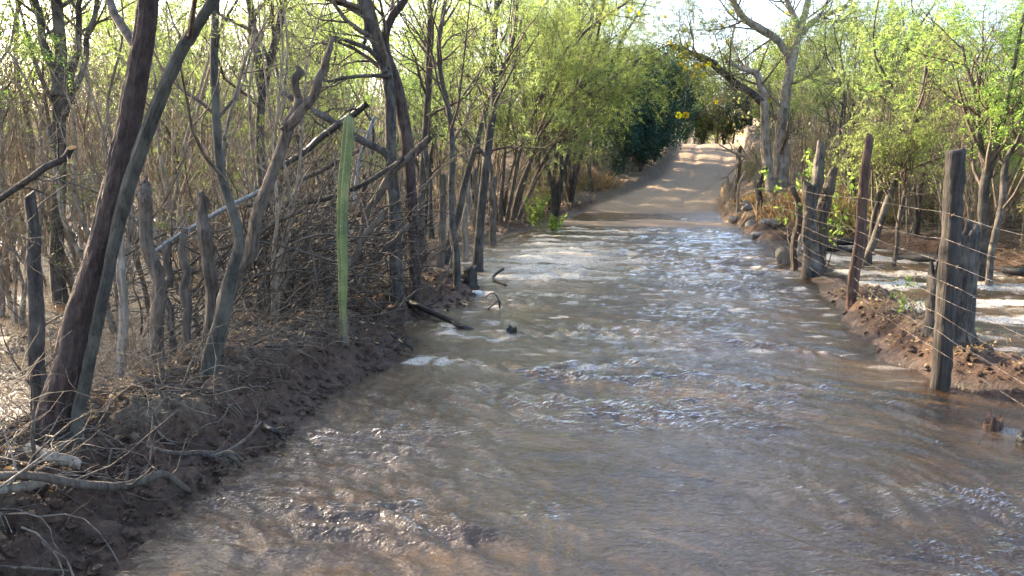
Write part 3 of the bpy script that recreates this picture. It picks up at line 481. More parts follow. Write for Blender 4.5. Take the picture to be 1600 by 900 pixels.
'POST_B':[(2.12,9.10,0.08,0.064),(2.13,9.10,0.48,0.064),(2.14,9.10,1.01,0.060),(2.15,9.10,1.47,0.057),(2.16,9.10,1.82,0.050)],
'POST_C':[(2.25,12.00,-0.02,0.131),(2.20,12.00,0.37,0.122),(2.19,12.00,0.90,0.103),(2.22,12.00,1.43,0.084),(2.25,12.00,1.82,0.061)],
'POST_D':[(2.14,11.90,0.13,0.074),(2.11,11.90,0.56,0.079),(2.11,11.90,0.91,0.079),(2.09,11.90,1.26,0.074)],
'POST_E':[(2.35,12.30,0.12,0.115),(2.38,12.30,0.53,0.115),(2.40,12.30,0.98,0.115),(2.46,12.30,1.29,0.086),(2.51,12.30,1.48,0.062)],
'POST_F':[(2.08,12.60,0.29,0.059),(2.09,12.60,0.68,0.064),(2.08,12.60,1.01,0.054),(2.01,12.60,1.22,0.044)],
'POST_G':[(2.47,20.60,0.10,0.088),(2.51,20.60,0.62,0.088),(2.50,20.60,1.00,0.088),(2.59,20.60,1.38,0.088)],
'POST_H':[(2.17,22.20,0.18,0.043),(2.18,22.20,0.70,0.043),(2.22,22.20,1.03,0.043),(2.32,22.20,1.31,0.043)],
'POST_I':[(2.32,24.50,0.34,0.086),(2.35,24.50,0.88,0.096),(2.37,24.50,1.51,0.086),(2.44,24.50,1.96,0.057)],
'BIG_A':[(3.04,21.30,0.12,0.285),(3.03,21.30,0.59,0.230),(3.05,21.30,1.14,0.209),(3.06,21.30,1.83,0.176),(3.08,21.30,2.67,0.143),(3.14,21.30,3.42,0.115),(3.25,21.30,4.09,0.099),(3.36,21.30,4.60,0.088),(3.47,21.30,5.04,0.077),(3.55,21.30,5.62,0.060),(3.64,21.30,6.47,0.038)],
'BIG_B':[(2.84,21.00,0.83,0.135),(2.73,21.00,1.45,0.123),(2.65,21.00,2.21,0.110),(2.60,21.00,2.99,0.104)],
'BIG_C':[(2.62,21.00,2.88,0.092),(2.29,21.00,3.19,0.085),(1.88,21.00,3.44,0.085),(1.53,21.00,3.72,0.085),(1.33,21.00,3.92,0.078),(0.97,21.00,4.09,0.066),(0.63,21.00,4.24,0.059),(0.31,21.00,4.34,0.039)],
'BIG_D':[(2.61,21.10,2.96,0.107),(2.49,21.10,3.34,0.099),(2.36,21.10,3.64,0.074),(2.06,21.10,3.75,0.049),(1.68,21.10,3.95,0.033)],
'BIG_E':[(3.17,21.30,3.87,0.087),(2.91,21.30,4.39,0.087),(2.49,21.30,4.70,0.094),(2.11,21.30,4.93,0.081),(1.87,21.30,5.26,0.068),(1.63,21.30,5.68,0.050),(1.24,21.30,6.28,0.032)],
'BIG_F':[(3.36,21.40,4.55,0.092),(3.56,21.40,4.76,0.075),(3.81,21.40,4.95,0.067),(4.16,21.40,5.07,0.058),(4.51,21.40,5.20,0.033)],
'BIG_G':[(3.33,21.30,4.61,0.075),(3.21,21.30,4.97,0.066),(3.04,21.30,5.34,0.058),(2.80,21.30,5.93,0.033)],
'RT_A':[(3.23,13.30,0.04,0.052),(3.34,13.30,0.45,0.052),(3.49,13.30,0.93,0.052),(3.61,13.30,1.41,0.047),(3.70,13.30,1.83,0.041),(3.79,13.30,2.25,0.036),(3.87,13.30,2.71,0.031),(3.90,13.30,3.25,0.021)],
'RT_B':[(3.34,13.50,0.04,0.042),(3.34,13.50,0.63,0.042),(3.43,13.50,1.12,0.037),(3.44,13.50,1.60,0.032),(3.39,13.50,2.17,0.021)],
'RT_C':[(3.60,13.10,0.33,0.036),(3.64,13.10,0.85,0.031),(3.66,13.10,1.27,0.026),(3.55,13.10,1.60,0.020)],
'RT_D':[(4.27,11.70,0.10,0.068),(4.25,11.70,0.53,0.064),(4.24,11.70,1.03,0.059),(4.25,11.70,1.40,0.059),(4.32,11.70,1.64,0.050),(4.37,11.70,1.96,0.041),(4.43,11.70,2.40,0.032),(4.49,11.70,2.95,0.023),(4.53,11.70,3.42,0.014)],
'RT_E':[(4.29,11.80,1.39,0.046),(4.22,11.80,1.72,0.041),(4.15,11.80,2.09,0.032),(4.03,11.80,2.58,0.023),(3.84,11.80,3.06,0.018)],
'RT_F':[(4.31,11.50,0.13,0.045),(4.35,11.50,0.71,0.040),(4.41,11.50,1.12,0.040),(4.42,11.50,1.52,0.036),(4.51,11.50,1.88,0.027),(4.57,11.50,2.39,0.018)],
'RT_G':[(5.27,13.00,0.87,0.041),(5.20,13.00,0.41,0.046),(5.17,13.00,0.04,0.046)],
'CACTUS':[(-2.36,6.10,0.26,0.030),(-2.36,6.10,0.51,0.034),(-2.35,6.10,0.77,0.039),(-2.35,6.10,1.01,0.043),(-2.33,6.10,1.36,0.045),(-2.29,6.10,1.67,0.045),(-2.27,6.10,1.86,0.043),(-2.27,6.10,1.94,0.028)],
'DROOP_A':[(2.97,20.80,2.87,0.041),(2.96,20.80,2.50,0.032),(2.89,20.80,2.17,0.024)],
'DROOP_B':[(3.06,20.80,2.82,0.041),(3.13,20.80,2.57,0.032),(3.20,20.80,2.35,0.024),(3.15,20.80,2.12,0.024)],
'DROOP_C':[(3.27,20.80,2.12,0.024),(3.36,20.80,2.27,0.024),(3.39,20.80,2.61,0.016)],
}

def local(path, o): p = np.array(path, float); p[:, :3] -= np.asarray(o)[:3]; return p
def as_paths(ps, S=10):
    q = [spline(p, S) for p in ps]; return np.stack([a[:, :3] for a in q]), np.stack([a[:, 3] for a in q])
def foliage(r, root, stems, leaf='feather', twig='brown_twig', n1=7, n2=5, n3=4, L1=1.1, L2=0.55, L3=0.28, t0=0.45, per=3, up=0.3, style='frond', fl=0.16, pl=0.05, ang=(30, 65), pw=0.0055, leafz=-9.0, K=6, tname='twig_growth', rf1=0.5, cull=0.55):
    """limbs, twigs and leaves grown from the given stems (local coordinates)"""
    P0, R0 = as_paths(stems); wood = MB()
    P1, R1 = kids(r, P0, R0, n1, t0, 0.98, ang, L1, 0.4, up, 0.10, rf1); tubes(wood, P1, R1, 5)
    P2, R2 = kids(r, P1, R1, n2, 0.25, 1.0, (25, 60), L2, 0.4, up * 0.6, 0.13, 0.6); tubes(wood, P2, R2, 3)
    allp = P2
    if n3: P3, R3 = kids(r, P2, R2, n3, 0.2, 1.0, (25, 65), L3, 0.4, up * 0.3, 0.15, 0.65, S=4); tubes(wood, P3, R3, 3); allp = P3
    wood.build(tname, M[twig], root)
    if per and leaf:
        lm = MB(); B, D = sample(r, allp, per, 0.15); k = B[:, 2] > leafz + r.normal(size=len(B)) * 0.25; B, D = B[k], D[k]
        dens = fbm(B[:, 0] * 1.0 + 50, B[:, 1] + B[:, 2] * 1.3, 0.7, 2, 7) ; k = dens > r.uniform(0.25, max(cull, 0.26), len(B)); B, D = B[k], D[k]
        if style == 'frond': fronds(lm, r, B, D, fl, K, pl, pw)
        else: broad(lm, r, B, fl, pl)
        if len(B): lm.build('crown', M[leaf], root)
def broad(lm, r, B, spread, size, k=4):
    B = np.repeat(B, k, 0) + r.normal(size=(len(B) * k, 3)) * spread; n = len(B); D = norm(r.normal(size=(n, 3)) + [0, 0, -0.25]); Wd = norm(np.cross(D, norm(r.normal(size=(n, 3)) + [0, 0, 1.2])))
    rhombi(lm, B, D, Wd, size * r.uniform(0.6, 1.3, n), size * 0.27 * r.uniform(0.7, 1.2, n), np.clip(r.normal(0.5, 0.22, n), 0, 1))
def tree(name, label, stems, wood, seed, cat='tree', group=None, k=12, n=30, partnames=None, leafy=None, rough=0.07, flare=0.5, ridge=0.0, caps=True, tilt=0.0, fiss=0.0):
    """a tree from control paths: the first path roots it; every path is a part"""
    o = np.array(W[stems[0]][0][:3]); o[2] = gz(o[0], o[1]) - 0.05; root = thing(name, o, label, cat, group); L = []
    for i, s in enumerate(stems):
        mb = MB(); p = local(W[s], o)
        if i == 0 or W[s][0][2] < 0.6: p = np.vstack([[p[0, 0], p[0, 1], min(-0.12, p[0, 2] - 0.05), p[0, 3] * 1.08], p])
        stem(mb, p, n, k if p[:, 3].max() > 0.025 else 7, rough, 0.015, seed * 10 + i, tilt, caps, flare if i == 0 else 0, ridge=ridge, fiss=fiss)
        mb.build((partnames or {}).get(s, 'trunk' if i == 0 else 'limb'), M[wood[i] if isinstance(wood, list) else wood], root); L.append(p)
    if leafy: foliage(rng_(seed), root, L, **leafy)
    return root

# ---- trees standing at the front of the flooded bank
tree('leaning_tree', 'thick reddish brown leaning trunk with a grey stem rising beside it from the muddy bank', ['LEAN_A', 'LEAN_B'], ['red_bark', 'green_bark'], 1, k=44, n=190, fiss=0.10,
     partnames={'LEAN_B': 'stem'}, leafy=dict(n1=5, n2=4, n3=3, L1=1.2, t0=0.62, per=1, leaf='feather'), rough=0.05)
tree('broken_tree', 'short dark rough trunk wrapped in dry twigs beside the leaning reddish trunk', ['DARK_A'], 'dark_bark', 2, k=30, n=90, fiss=0.10, tilt=0.8, leafy=dict(n1=9, n2=4, n3=3, L1=0.6, L2=0.4, L3=0.2, t0=0.25, per=0, leaf=None, twig='dead_wood', up=0.1, rf1=0.16))
tree('forked_tree', 'slender dark tree forking into four upright limbs behind the leaning trunk', ['BACK_A', 'BACK_B', 'BACK_C', 'BACK_D'], 'dark_bark', 3, leafy=dict(n1=7, n2=5, n3=3, L1=1.0, t0=0.4, per=3))
tree('smooth_tree', 'smooth grey green trunk with a bend at mid height beside a forked dead trunk', ['SMOOTH_A'], 'green_bark', 4, k=26, n=110, fiss=0.05, rough=0.05, leafy=dict(n1=8, n2=4, n3=3, L1=0.9, t0=0.45, per=1))
tree('dead_tree', 'grey dead trunk slanting up to a broken two pronged fork', ['DEAD_A', 'DEAD_B', 'DEAD_C'], 'dead_wood', 5, k=26, n=80, fiss=0.09, tilt=1.0, partnames={'DEAD_B': 'prong', 'DEAD_C': 'prong'}, rough=0.1, ridge=0.05)
tree('twin_tree', 'dark tree dividing into two tall crooked stems above the thicket', ['TWIN_A', 'TWIN_B'], 'dark_bark', 6, leafy=dict(n1=7, n2=5, n3=3, L1=1.0, t0=0.45, per=3))
tree('crossing_tree', 'big dark tree with two trunks crossing and a long arching bare limb', ['CROSS_A', 'CROSS_B', 'CROSS_C', 'CROSS_D', 'CROSS_E'], ['dark_bark', 'red_bark', 'dark_bark', 'dark_bark', 'dark_bark'], 7, k=22, n=90, fiss=0.07,
     partnames={'CROSS_B': 'trunk'}, leafy=dict(n1=6, n2=5, n3=3, L1=0.8, t0=0.5, per=2))
SLIML = {'SLIM_A': 'slim straight dark tree just past the two crossing trunks', 'SLIM_B': 'slim dark tree standing alone in the water beside a black stump', 'SLIM_C': 'thin tree leaning towards the road behind the old stakes', 'SLIM_D': 'thin wavy stemmed tree between crossing trunks and tall grey stake'}
for i, (s, lb) in enumerate(SLIML.items()):
    tree('slim_tree', lb, [s], 'dark_bark', 20 + i, k=9, n=32, leafy=dict(n1=13, n2=6, n3=4, L1=1.25, t0=0.42, per=3, leaf='feather', up=0.25))
tree('spreading_tree', 'many stemmed feathery tree fanning out from the bank over the road', ['FAN_A', 'FAN_B', 'FAN_C', 'FAN_D', 'FAN_E', 'FAN_F', 'FAN_G'], 'brown_twig', 30, k=8, n=26, partnames={k_: 'stem' for k_ in ('FAN_A', 'FAN_B', 'FAN_C', 'FAN_D', 'FAN_E', 'FAN_F', 'FAN_G')},
     leafy=dict(n1=12, n2=7, n3=4, L1=1.5, L2=0.75, L3=0.38, t0=0.42, per=4, fl=0.2, pl=0.06, pw=0.007, ang=(25, 70), up=0.22, cull=0.36))
tree('green_tree', 'leafy slanting tree behind the single thin fence post', ['RT_A', 'RT_B', 'RT_C'], 'dark_bark', 31, k=8, n=28, partnames={'RT_A': 'stem', 'RT_B': 'stem', 'RT_C': 'stem'}, leafy=dict(n1=11, n2=6, n3=4, L1=1.0, L2=0.55, L3=0.3, t0=0.35, per=3, leaf='feather', leafz=1.2, fl=0.17, pl=0.055, pw=0.006))
tree('bright_tree', 'bright green feathery tree behind the thick post and stump', ['RT_D', 'RT_E', 'RT_F'], 'dark_bark', 32, k=9, n=32, partnames={'RT_F': 'stem'}, leafy=dict(n1=13, n2=6, n3=4, L1=1.15, L2=0.55, L3=0.3, t0=0.38, per=4, leaf='feather_b', leafz=1.3, fl=0.17, pl=0.055, pw=0.0065))
big = tree('flowering_tree', 'big pale barked tree with twisting bare limbs and yellow flowers', ['BIG_A', 'BIG_B', 'BIG_C', 'BIG_D', 'BIG_E', 'BIG_F', 'BIG_G', 'DROOP_A', 'DROOP_B', 'DROOP_C'], ['big_bark', 'big_bark', 'dark_bark'] + ['big_bark'] * 4 + ['pale_wood'] * 3, 33, k=14, n=36, partnames={'BIG_B': 'trunk', 'DROOP_A': 'dead_twig', 'DROOP_B': 'dead_twig', 'DROOP_C': 'dead_twig'}, flare=0.35)
bo = np.array(big.location)
foliage(rng_(34), big, [local(W[k_], bo) for k_ in ('BIG_C', 'BIG_D', 'BIG_E', 'BIG_F', 'BIG_G', 'BIG_A')], leaf='straw_leaf', twig='sapling_bark', n1=12, n2=7, n3=4, L1=1.4, L2=0.7, L3=0.35, t0=0.2, per=4, fl=0.14, pl=0.055, ang=(35, 80), leafz=2.8, rf1=0.33)
fr_ = rng_(35)
FL = [(0.55, 19.6, 2.60), (0.71, 19.6, 2.60)] + [(x_, y_, z_) for x_, y_, z_ in zip(fr_.normal(0.95, 0.35, 26), fr_.normal(20.6, 0.2, 26), fr_.normal(4.15, 0.32, 26))] + [(2.05, 21, 4.8), (1.55, 21, 4.75), (1.75, 20.9, 5.05), (3.0, 21, 5.0), (2.7, 21, 3.0), (1.45, 20.6, 2.95), (3.55, 21.2, 5.2), (0.2, 20.4, 4.9), (-0.4, 20.4, 5.0), (-0.6, 20.4, 5.1)]
for i, c in enumerate(FL):
    f = MB(); n = 30; s_ = 0.08 if i < 2 else fr_.uniform(0.03, 0.075); D = norm(fr_.normal(size=(n, 3))); rhombi(f, np.array(c) - bo + D * s_ * 0.35, D, norm(np.cross(D, fr_.normal(size=(n, 3)))), np.full(n, s_ * 0.8), np.full(n, s_ * 0.32), fr_.uniform(0, 1, n))
    f.build('flower', M['petal'], big)
tw = MB(); q0 = np.array([[(1.0, 20.95, 4.02), (0.8, 20.4, 3.7), (0.72, 19.9, 3.2), (0.69, 19.65, 2.85), (0.64, 19.6, 2.62)]]) - bo; tubes(tw, q0, np.full((1, 5), 0.010), 4); tw.build('hanging_twig', M['brown_twig'], big)
hang = MB(); n = 120; r = rng_(36); B = np.stack([r.normal(2.0, 0.4, n), r.normal(20.9, 0.3, n), r.normal(3.1, 0.25, n)], 1) - bo; P = np.zeros((n, 5, 3)); P[:, 0] = B; D = norm(r.normal(size=(n, 3)) * [1, 1, 0.4])
for q in range(1, 5): D = norm(D + r.normal(size=(n, 3)) * 0.45 + [0, 0, -0.2]); P[:, q] = P[:, q - 1] + D * 0.16
tubes(hang, P, np.full((n, 5), 0.0035), 3); hang.build('dry_twig_mass', M['sapling_bark'], big)

# ---- repeated plants: prototypes, then copies
def proto_tree(seed, h, nst, leaf, name, spread=0.5, wood='brown_twig', r0=0.05, **kw):
    r = rng_(seed); root = thing(name, (0, 0, 0), '', 'tree'); L = []
    for i in range(nst):
        a = r.uniform(0, 6.28); lean = r.uniform(0.1, spread); pts = []
        for j, t in enumerate(np.linspace(0, 1, 6)):
            pts.append((math.cos(a) * lean * h * t ** 1.3 + r.normal() * 0.05 * h * t * 0.6, math.sin(a) * lean * h * t ** 1.3 + r.normal() * 0.03 * h * t, h * t * r.uniform(0.95, 1.0) - 0.12, r0 * r.uniform(0.7, 1.1) * (1 - 0.8 * t)))
        mb = MB(); stem(mb, pts, 18, 7, 0.06, 0.03, seed * 7 + i, cap=False); mb.build('trunk' if nst == 1 else 'stem', M[wood], root); L.append(np.array(pts))
    foliage(r, root, L, leaf=leaf, twig=wood, **kw); return root
PROTO = {'feather': [], 'sapling': [], 'dark': [], 'mid': [], 'shrub': []}
for i in range(6): PROTO['feather'].append(proto_tree(100 + i, 5.0, 2 + i % 3, 'feather' if i % 3 else 'feather_b', 'feathery_tree', 0.35, 'dark_bark', 0.055, n1=9, n2=6, n3=4, L1=1.25, L2=0.62, L3=0.32, t0=0.36, per=4, fl=0.2, pl=0.06, pw=0.0068))
for i in range(9): PROTO['sapling'].append(proto_tree(200 + i, 4.2, 1 + i % 3, 'mid_leaf' if i % 4 == 1 else None, 'bare_sapling', 0.22, 'sapling_bark', 0.028, n1=12, n2=5, n3=2, L1=0.8, L2=0.4, L3=0.25, t0=0.12, per=1 if i % 4 == 1 else 0, up=0.45, ang=(20, 50)))
for i in range(3): PROTO['dark'].append(proto_tree(300 + i, 5.5, 4, 'dark_leaf', 'dense_tree', 0.5, 'dark_bark', 0.09, n1=14, n2=6, n3=3, L1=1.8, L2=0.85, L3=0.4, t0=0.03, per=4, style='broad', fl=0.17, pl=0.19))
for i in range(3): PROTO['mid'].append(proto_tree(320 + i, 5.5, 3, 'mid_leaf', 'olive_tree', 0.4, 'dark_bark', 0.07, n1=12, n2=6, n3=3, L1=1.4, L2=0.7, L3=0.35, t0=0.10, per=3, style='broad', fl=0.15, pl=0.13))
for i in range(4): PROTO['shrub'].append(proto_tree(340 + i, 1.3, 7, 'straw_leaf' if i % 2 else None, 'dry_shrub', 0.75, 'sapling_bark', 0.014, n1=9, n2=5, n3=3, L1=0.5, L2=0.3, L3=0.16, t0=0.1, per=1, style='broad', fl=0.03, pl=0.04, up=0.3))
used = set()
def place(kind, i, x, y, s, rz, label, group, sz=None, name=None, cat=None):
    p = PROTO[kind][i % len(PROTO[kind])]
    if p.name in used: p = copy_tree(p)
    used.add(p.name)
    if name: p.name = name
    p.location = (x, y, gz(x, y) - 0.04); p.rotation_euler = (0, 0, rz); p.scale = (s, s, sz or s)
    p["label"] = label; p["group"] = group; p["category"] = cat or {'feather': 'tree', 'sapling': 'sapling', 'dark': 'tree', 'mid': 'tree', 'shrub': 'shrub'}[kind]; return p
MARKS_L = [((-2.9, 3.6), 'the leaning reddish trunk'), ((-3.6, 5.6), 'the thick pointed stake'), ((-2.7, 5.0), 'the slanting dead trunk'), ((-6.5, 8.4), 'the dark four limbed tree'), ((-4.4, 9.0), 'the dark two stemmed tree'), ((-3.3, 7.6), 'the brush heap'), ((-2.6, 8.4), 'the crossing trunks'), ((-2.85, 11.2), 'the tall straight stake'), ((-3.0, 15.0), 'the stakes in the water'), ((-3.4, 19.6), 'the fanning many stemmed tree'), ((-3.0, 24), 'the dry roadside shrubs'), ((-8, 14), 'the feathery trees of the deep thicket'), ((-9, 22), 'the far end of the flooded thicket')]
MARKS_R = [((3.3, 13.4), 'the slanting leafy tree'), ((4.3, 11.7), 'the bright green tree'), ((3.6, 19), 'the golden dry grass'), ((3.0, 21.3), 'the big flowering tree'), ((5.3, 11.8), 'the shore logs'), ((3.0, 26), 'the dark rise post'), ((7, 17), 'the far shore'), ((9, 25), 'the wooded rise')]
MARKS_F = [((-2, 33), 'the pale roadside grass clump'), ((-0.5, 38), 'the inner edge of the road bend'), ((0.5, 45), 'the dark cutting below the crest'), ((2.5, 60), 'the crest of the dirt road'), ((7, 56), 'the crest behind the fence line'), ((5.5, 35), 'the foot of the rise behind the big flowering tree'), ((13, 38), 'the wooded rise past the side channel'), ((14, 56), 'the skyline past the side channel'), ((-9, 34), 'the back of the flooded thicket'), ((-19, 35), 'the deep end of the flooded thicket'), ((-12, 50), 'the skyline behind the thicket'), ((-26, 50), 'the far skyline behind the leaning trunk')]
def near(x, y, marks):
    return min(marks, key=lambda m_: (m_[0][0] - x) ** 2 + (m_[0][1] - y) ** 2)[1]
r = rng_(400)
def scatter(n, y0, y1, fx0, fx1, mind, taken, ok=lambda x, y: True, tries=60, pw=1.0):
    out = []
    for _ in range(n):
        for _t in range(tries):
            y = y0 + (y1 - y0) * r.random() ** pw; x = r.uniform(fx0(y), fx1(y))
            if ok(x, y) and all((x - a) ** 2 + (y - b_) ** 2 > mind ** 2 for a, b_ in taken): taken.append((x, y)); out.append((x, y)); break
    return out
lx = lambda y: float(np.interp(y, LY, LX)); rx = lambda y: float(np.interp(y, RY, RX)); fx_ = lambda y: float(np.interp(y, FY, FX))
TK = []
i = 0
for x, y in [(-4.2, 13.2), (-5.6, 12.0), (-7.4, 13.0), (-4.4, 16.5), (-6.3, 16), (-9.0, 15.5), (-4.0, 22.5), (-3.8, 26), (-5.5, 20), (-7.8, 19.5), (-11.0, 18.5), (-5.2, 24.5), (-9, 23), (-12.5, 22.5), (-15, 21), (-7.0, 27), (-11, 28), (-17, 27), (-3.9, 29), (-2.9, 24.2), (-2.9, 31.5), (-2.2, 37), (-4.5, 33), (-2.5, 26.3), (-2.1, 29.2), (-2.6, 22.6), (-2.3, 34.5), (-6.4, 6.4), (-7.9, 8.6), (-9.2, 7.6), (-9.0, 10.9), (-11.2, 9.6)]:  # trees ending this list stand out of view, added to shade the near water
    place('feather', i, x, y, r.uniform(0.9, 1.15) * (1 + 0.012 * (y - 12)) * (1.25 if x > -2.95 else (0.76 if y < 17 and x > -8.5 and y > 11 else 1)), r.uniform(0, 6.28), ['two', 'three', 'four'][i % 6 % 3] + ' stemmed feathery ' + ('fresh' if i % 3 == 0 else 'yellowish') + ' green tree near ' + near(x, y, MARKS_L), 'feathery trees behind the stakes'); TK.append((x, y)); i += 1
for x, y in [(4.6, 15.6), (5.6, 13.4), (6.6, 15.2), (4.2, 18.5), (5.6, 18.0), (7.5, 17.5), (6.4, 11.9), (9, 19.5), (6.4, 21), (4.9, 22.5), (8.2, 23.5), (10.6, 23), (5.8, 25.5), (11.8, 27), (8.5, 27.5), (5.6, 29.5)]:
    place('feather', i, x, y, r.uniform(0.72, 0.92) * (1 + 0.012 * (y - 12)), r.uniform(0, 6.28), ['two', 'three', 'four'][i % 6 % 3] + ' stemmed feathery ' + ('fresh' if i % 3 == 0 else 'yellowish') + ' green tree over the channel by ' + near(x, y, MARKS_R), 'feathery trees across the side channel'); TK.append((x, y)); i += 1
for j, (x, y, s) in enumerate([(-1.2, 33.6, 0.66), (-0.5, 36.8, 0.72), (0.2, 41, 0.76), (-0.2, 38.8, 0.7), (-1.5, 31.9, 0.42), (-0.5, 34.4, 0.48), (0.1, 37.2, 0.5), (0.7, 43.5, 0.5), (-3.4, 35, 0.66), (-2.4, 40, 0.7), (0.7, 46.5, 0.6), (-5.0, 38, 0.7), (-0.6, 45, 0.8), (0.6, 57, 0.7), (2.2, 60, 0.5), (3.4, 61, 0.45), (4.8, 60, 0.45), (6.0, 59, 0.5), (7.2, 58, 0.5)]):
    place('dark', j, x, y, s, r.uniform(0, 6.28), ('low' if s < 0.66 else 'tall') + ' dense dark green tree near ' + near(x, y, MARKS_F), 'dark trees where the road climbs'); TK.append((x, y))
for j, (x, y, s) in enumerate([(6.6, 52, 0.6), (4.4, 59, 0.75), (2.8, 61, 0.8), (5.6, 62, 0.85), (8.2, 58, 0.8), (2.0, 66, 1.1), (3.8, 66, 1.1), (1.0, 62, 1.0), (5.2, 65, 1.1), (7.0, 64, 1.1), (1.5, 57, 0.8), (3.5, 63, 1.0), (6.5, 60, 1.0), (-1.5, 54, 1.0), (5.0, 70, 1.1), (4.6, 33, 0.7), (6.0, 37, 0.8), (7.2, 42, 0.9), (9.5, 34, 0.85), (12, 38, 0.9), (15, 35, 0.9), (8.5, 48, 1.0), (12.5, 50, 1.0), (18, 46, 1.0), (-9, 34, 1.1), (-13, 34, 1.1), (-17, 35, 1.1), (-21, 33, 1.1), (-11, 44, 1.2), (-18, 45, 1.2), (-26, 42, 1.2), (-6, 52, 1.2), (-14, 56, 1.2), (-24, 56, 1.2), (24, 56, 1.0), (16, 60, 1.0), (-33, 50, 1.2), (10, 66, 1.1)]):
    place('mid', j, x, y, s, r.uniform(0, 6.28), ('small' if s < 0.95 else 'large') + ' olive green woodland tree near ' + near(x, y, MARKS_F), 'woodland trees on the rise'); TK.append((x, y))
okL = lambda x, y: x < lx(y) - 0.9 and x > -0.86 * y - 1.5
T2 = []
for j, (x, y) in enumerate(scatter(185, 6.5, 32, lambda y: -0.84 * y - 1, lambda y: lx(y) - 1.2, 0.42, T2, okL, pw=1.15)):
    sz_ = r.uniform(0.8, 1.25) * (0.78 if y < 15 else 1.0); q = j % 9
    place('sapling', j, x, y, r.uniform(0.75, 1.25), r.uniform(0, 6.28), ('tall ' if sz_ > 0.95 else 'low ') + ['single stemmed', 'twin stemmed', 'triple stemmed'][q % 3] + (' thinly leaved' if q % 4 == 1 else ' bare') + ' grey sapling near ' + near(x, y, MARKS_L), 'bare saplings behind the stakes', sz_)
okR = lambda x, y: x > fx_(y) + 0.35 and x > rx(y) + 1.2
for j, (x, y) in enumerate(scatter(105, 11.5, 30, lambda y: fx_(y) + 0.3, lambda y: 0.47 * y + 1.2, 0.42, T2, okR, pw=1.1)):
    sz_ = r.uniform(0.6, 0.95); q = j % 9
    place('sapling', j, x, y, sz_, r.uniform(0, 6.28), ('tall ' if sz_ > 0.78 else 'low ') + ['single stemmed', 'twin stemmed', 'triple stemmed'][q % 3] + (' thinly leaved' if q % 4 == 1 else ' bare') + ' sapling over the channel by ' + near(x, y, MARKS_R), 'bare saplings across the side channel')
for j, (x, y, s) in enumerate([(-2.9, 25.2, 1.1), (-2.7, 27.6, 1.2), (-2.2, 29.0, 1.15), (-3.4, 30.5, 1.4), (-1.7, 31.0, 1.0), (-3.0, 23.0, 0.9), (-3.2, 21.2, 0.8)]):
    place('shrub', j, x, y, s, r.uniform(0, 6.28), 'pale dry leafless shrub beside the dirt road past the sand bar', 'dry shrubs beside the road')
for j, (x, y, s) in enumerate([(3.3, 24.5, 0.7), (3.0, 27.5, 0.8), (3.4, 30, 0.8), (4.3, 19.4, 0.9), (4.0, 20.6, 0.8), (4.9, 16.8, 0.9), (5.4, 14.9, 0.9), (6.0, 13.3, 1.0), (5.8, 12.0, 1.0), (4.5, 17.4, 0.8), (6.8, 14.1, 1.1), (5.2, 19.2, 1.4), (6.2, 16.8, 1.5), (7.2, 15.8, 1.5), (6.6, 18.6, 1.6), (8.0, 19.0, 1.6), (7.6, 13.6, 1.3), (5.6, 21.4, 1.4), (7.4, 21.2, 1.6), (9.2, 21.8, 1.7), (8.6, 17.2, 1.5), (4.6, 24.2, 1.3), (6.5, 12.9, 1.1)]):
    place('shrub', j, x, y, s, r.uniform(0, 6.28), 'low dry twiggy shrub on the shore beyond the wire fence', 'dry shrubs beyond the fence')

# ---------------------------------------------------------------- old stakes along the bank
STK = {'A': ('dead_wood', 'thick grey stake with a pointed sawn top between leaning trunk and thin stake'), 'B': ('pale_wood', 'pale thin stake close beside the leaning reddish trunk'), 'C': ('dead_wood', 'short grey stake beside the slanting thick stake'),
       'D': ('dead_wood', 'thick grey stake slanting beside the smooth grey green trunk'), 'E': ('dead_wood', 'broad grey stake behind the slanting dead trunk'), 'F': ('dark_bark', 'dark stake in shade behind the cactus'), 'G': ('dark_bark', 'narrow dark stake in the brush heap behind the cactus'),
       'H': ('dead_wood', 'grey stake beside the green cactus'), 'I': ('dark_bark', 'dark stake inside the heap of dead branches'), 'J': ('dead_wood', 'grey stake beside the foot of the crossing trunks'), 'K': ('dead_wood', 'tall straight grey stake beyond the crossing trunks'),
       'L': ('pale_wood', 'sunlit stake standing in the water past the tall grey stake'), 'M': ('dead_wood', 'grey stake standing in the water by the slim lone tree'), 'N': ('dead_wood', 'short thick stake standing in the water before the fanning tree'), 'O': ('dead_wood', 'thin stake half hidden in twigs behind the thick pointed stake')}
for i, (k_, (wd_, lb)) in enumerate(STK.items()):
    p = W['STAKE_' + k_]; x, y = p[0][:2]; z0 = gz(x, y); o = (x, y, z0); mb = MB(); q = [(x, y, min(z0 - 0.15, p[0][2]), p[0][3])] + list(p)
    stem(mb, local(q, o), 60, 24, 0.09, 0.02, 500 + i, 1.1, fiss=0.10, cells=8); root = thing('fence_stake', o, lb, 'stake', 'old stakes along the bank'); sh_ = mb.build('shaft', M[wd_], root)
    c = MB(); a = rng_(520 + i); B = np.array(p[-1][:3]) - o; n = 5; P = B + a.normal(size=(n, 1, 3)) * [0.4 * p[-1][3]] * [1, 1, 0] + np.linspace(0, 1, 4)[None, :, None] * (np.array([0, 0, 0.05]) + a.normal(size=(n, 1, 3)) * 0.012); tubes(c, P, np.full((n, 4), p[-1][3] * 0.25) * np.linspace(1, 0.3, 4), 4); c.build('splinter_top', M[wd_], sh_)

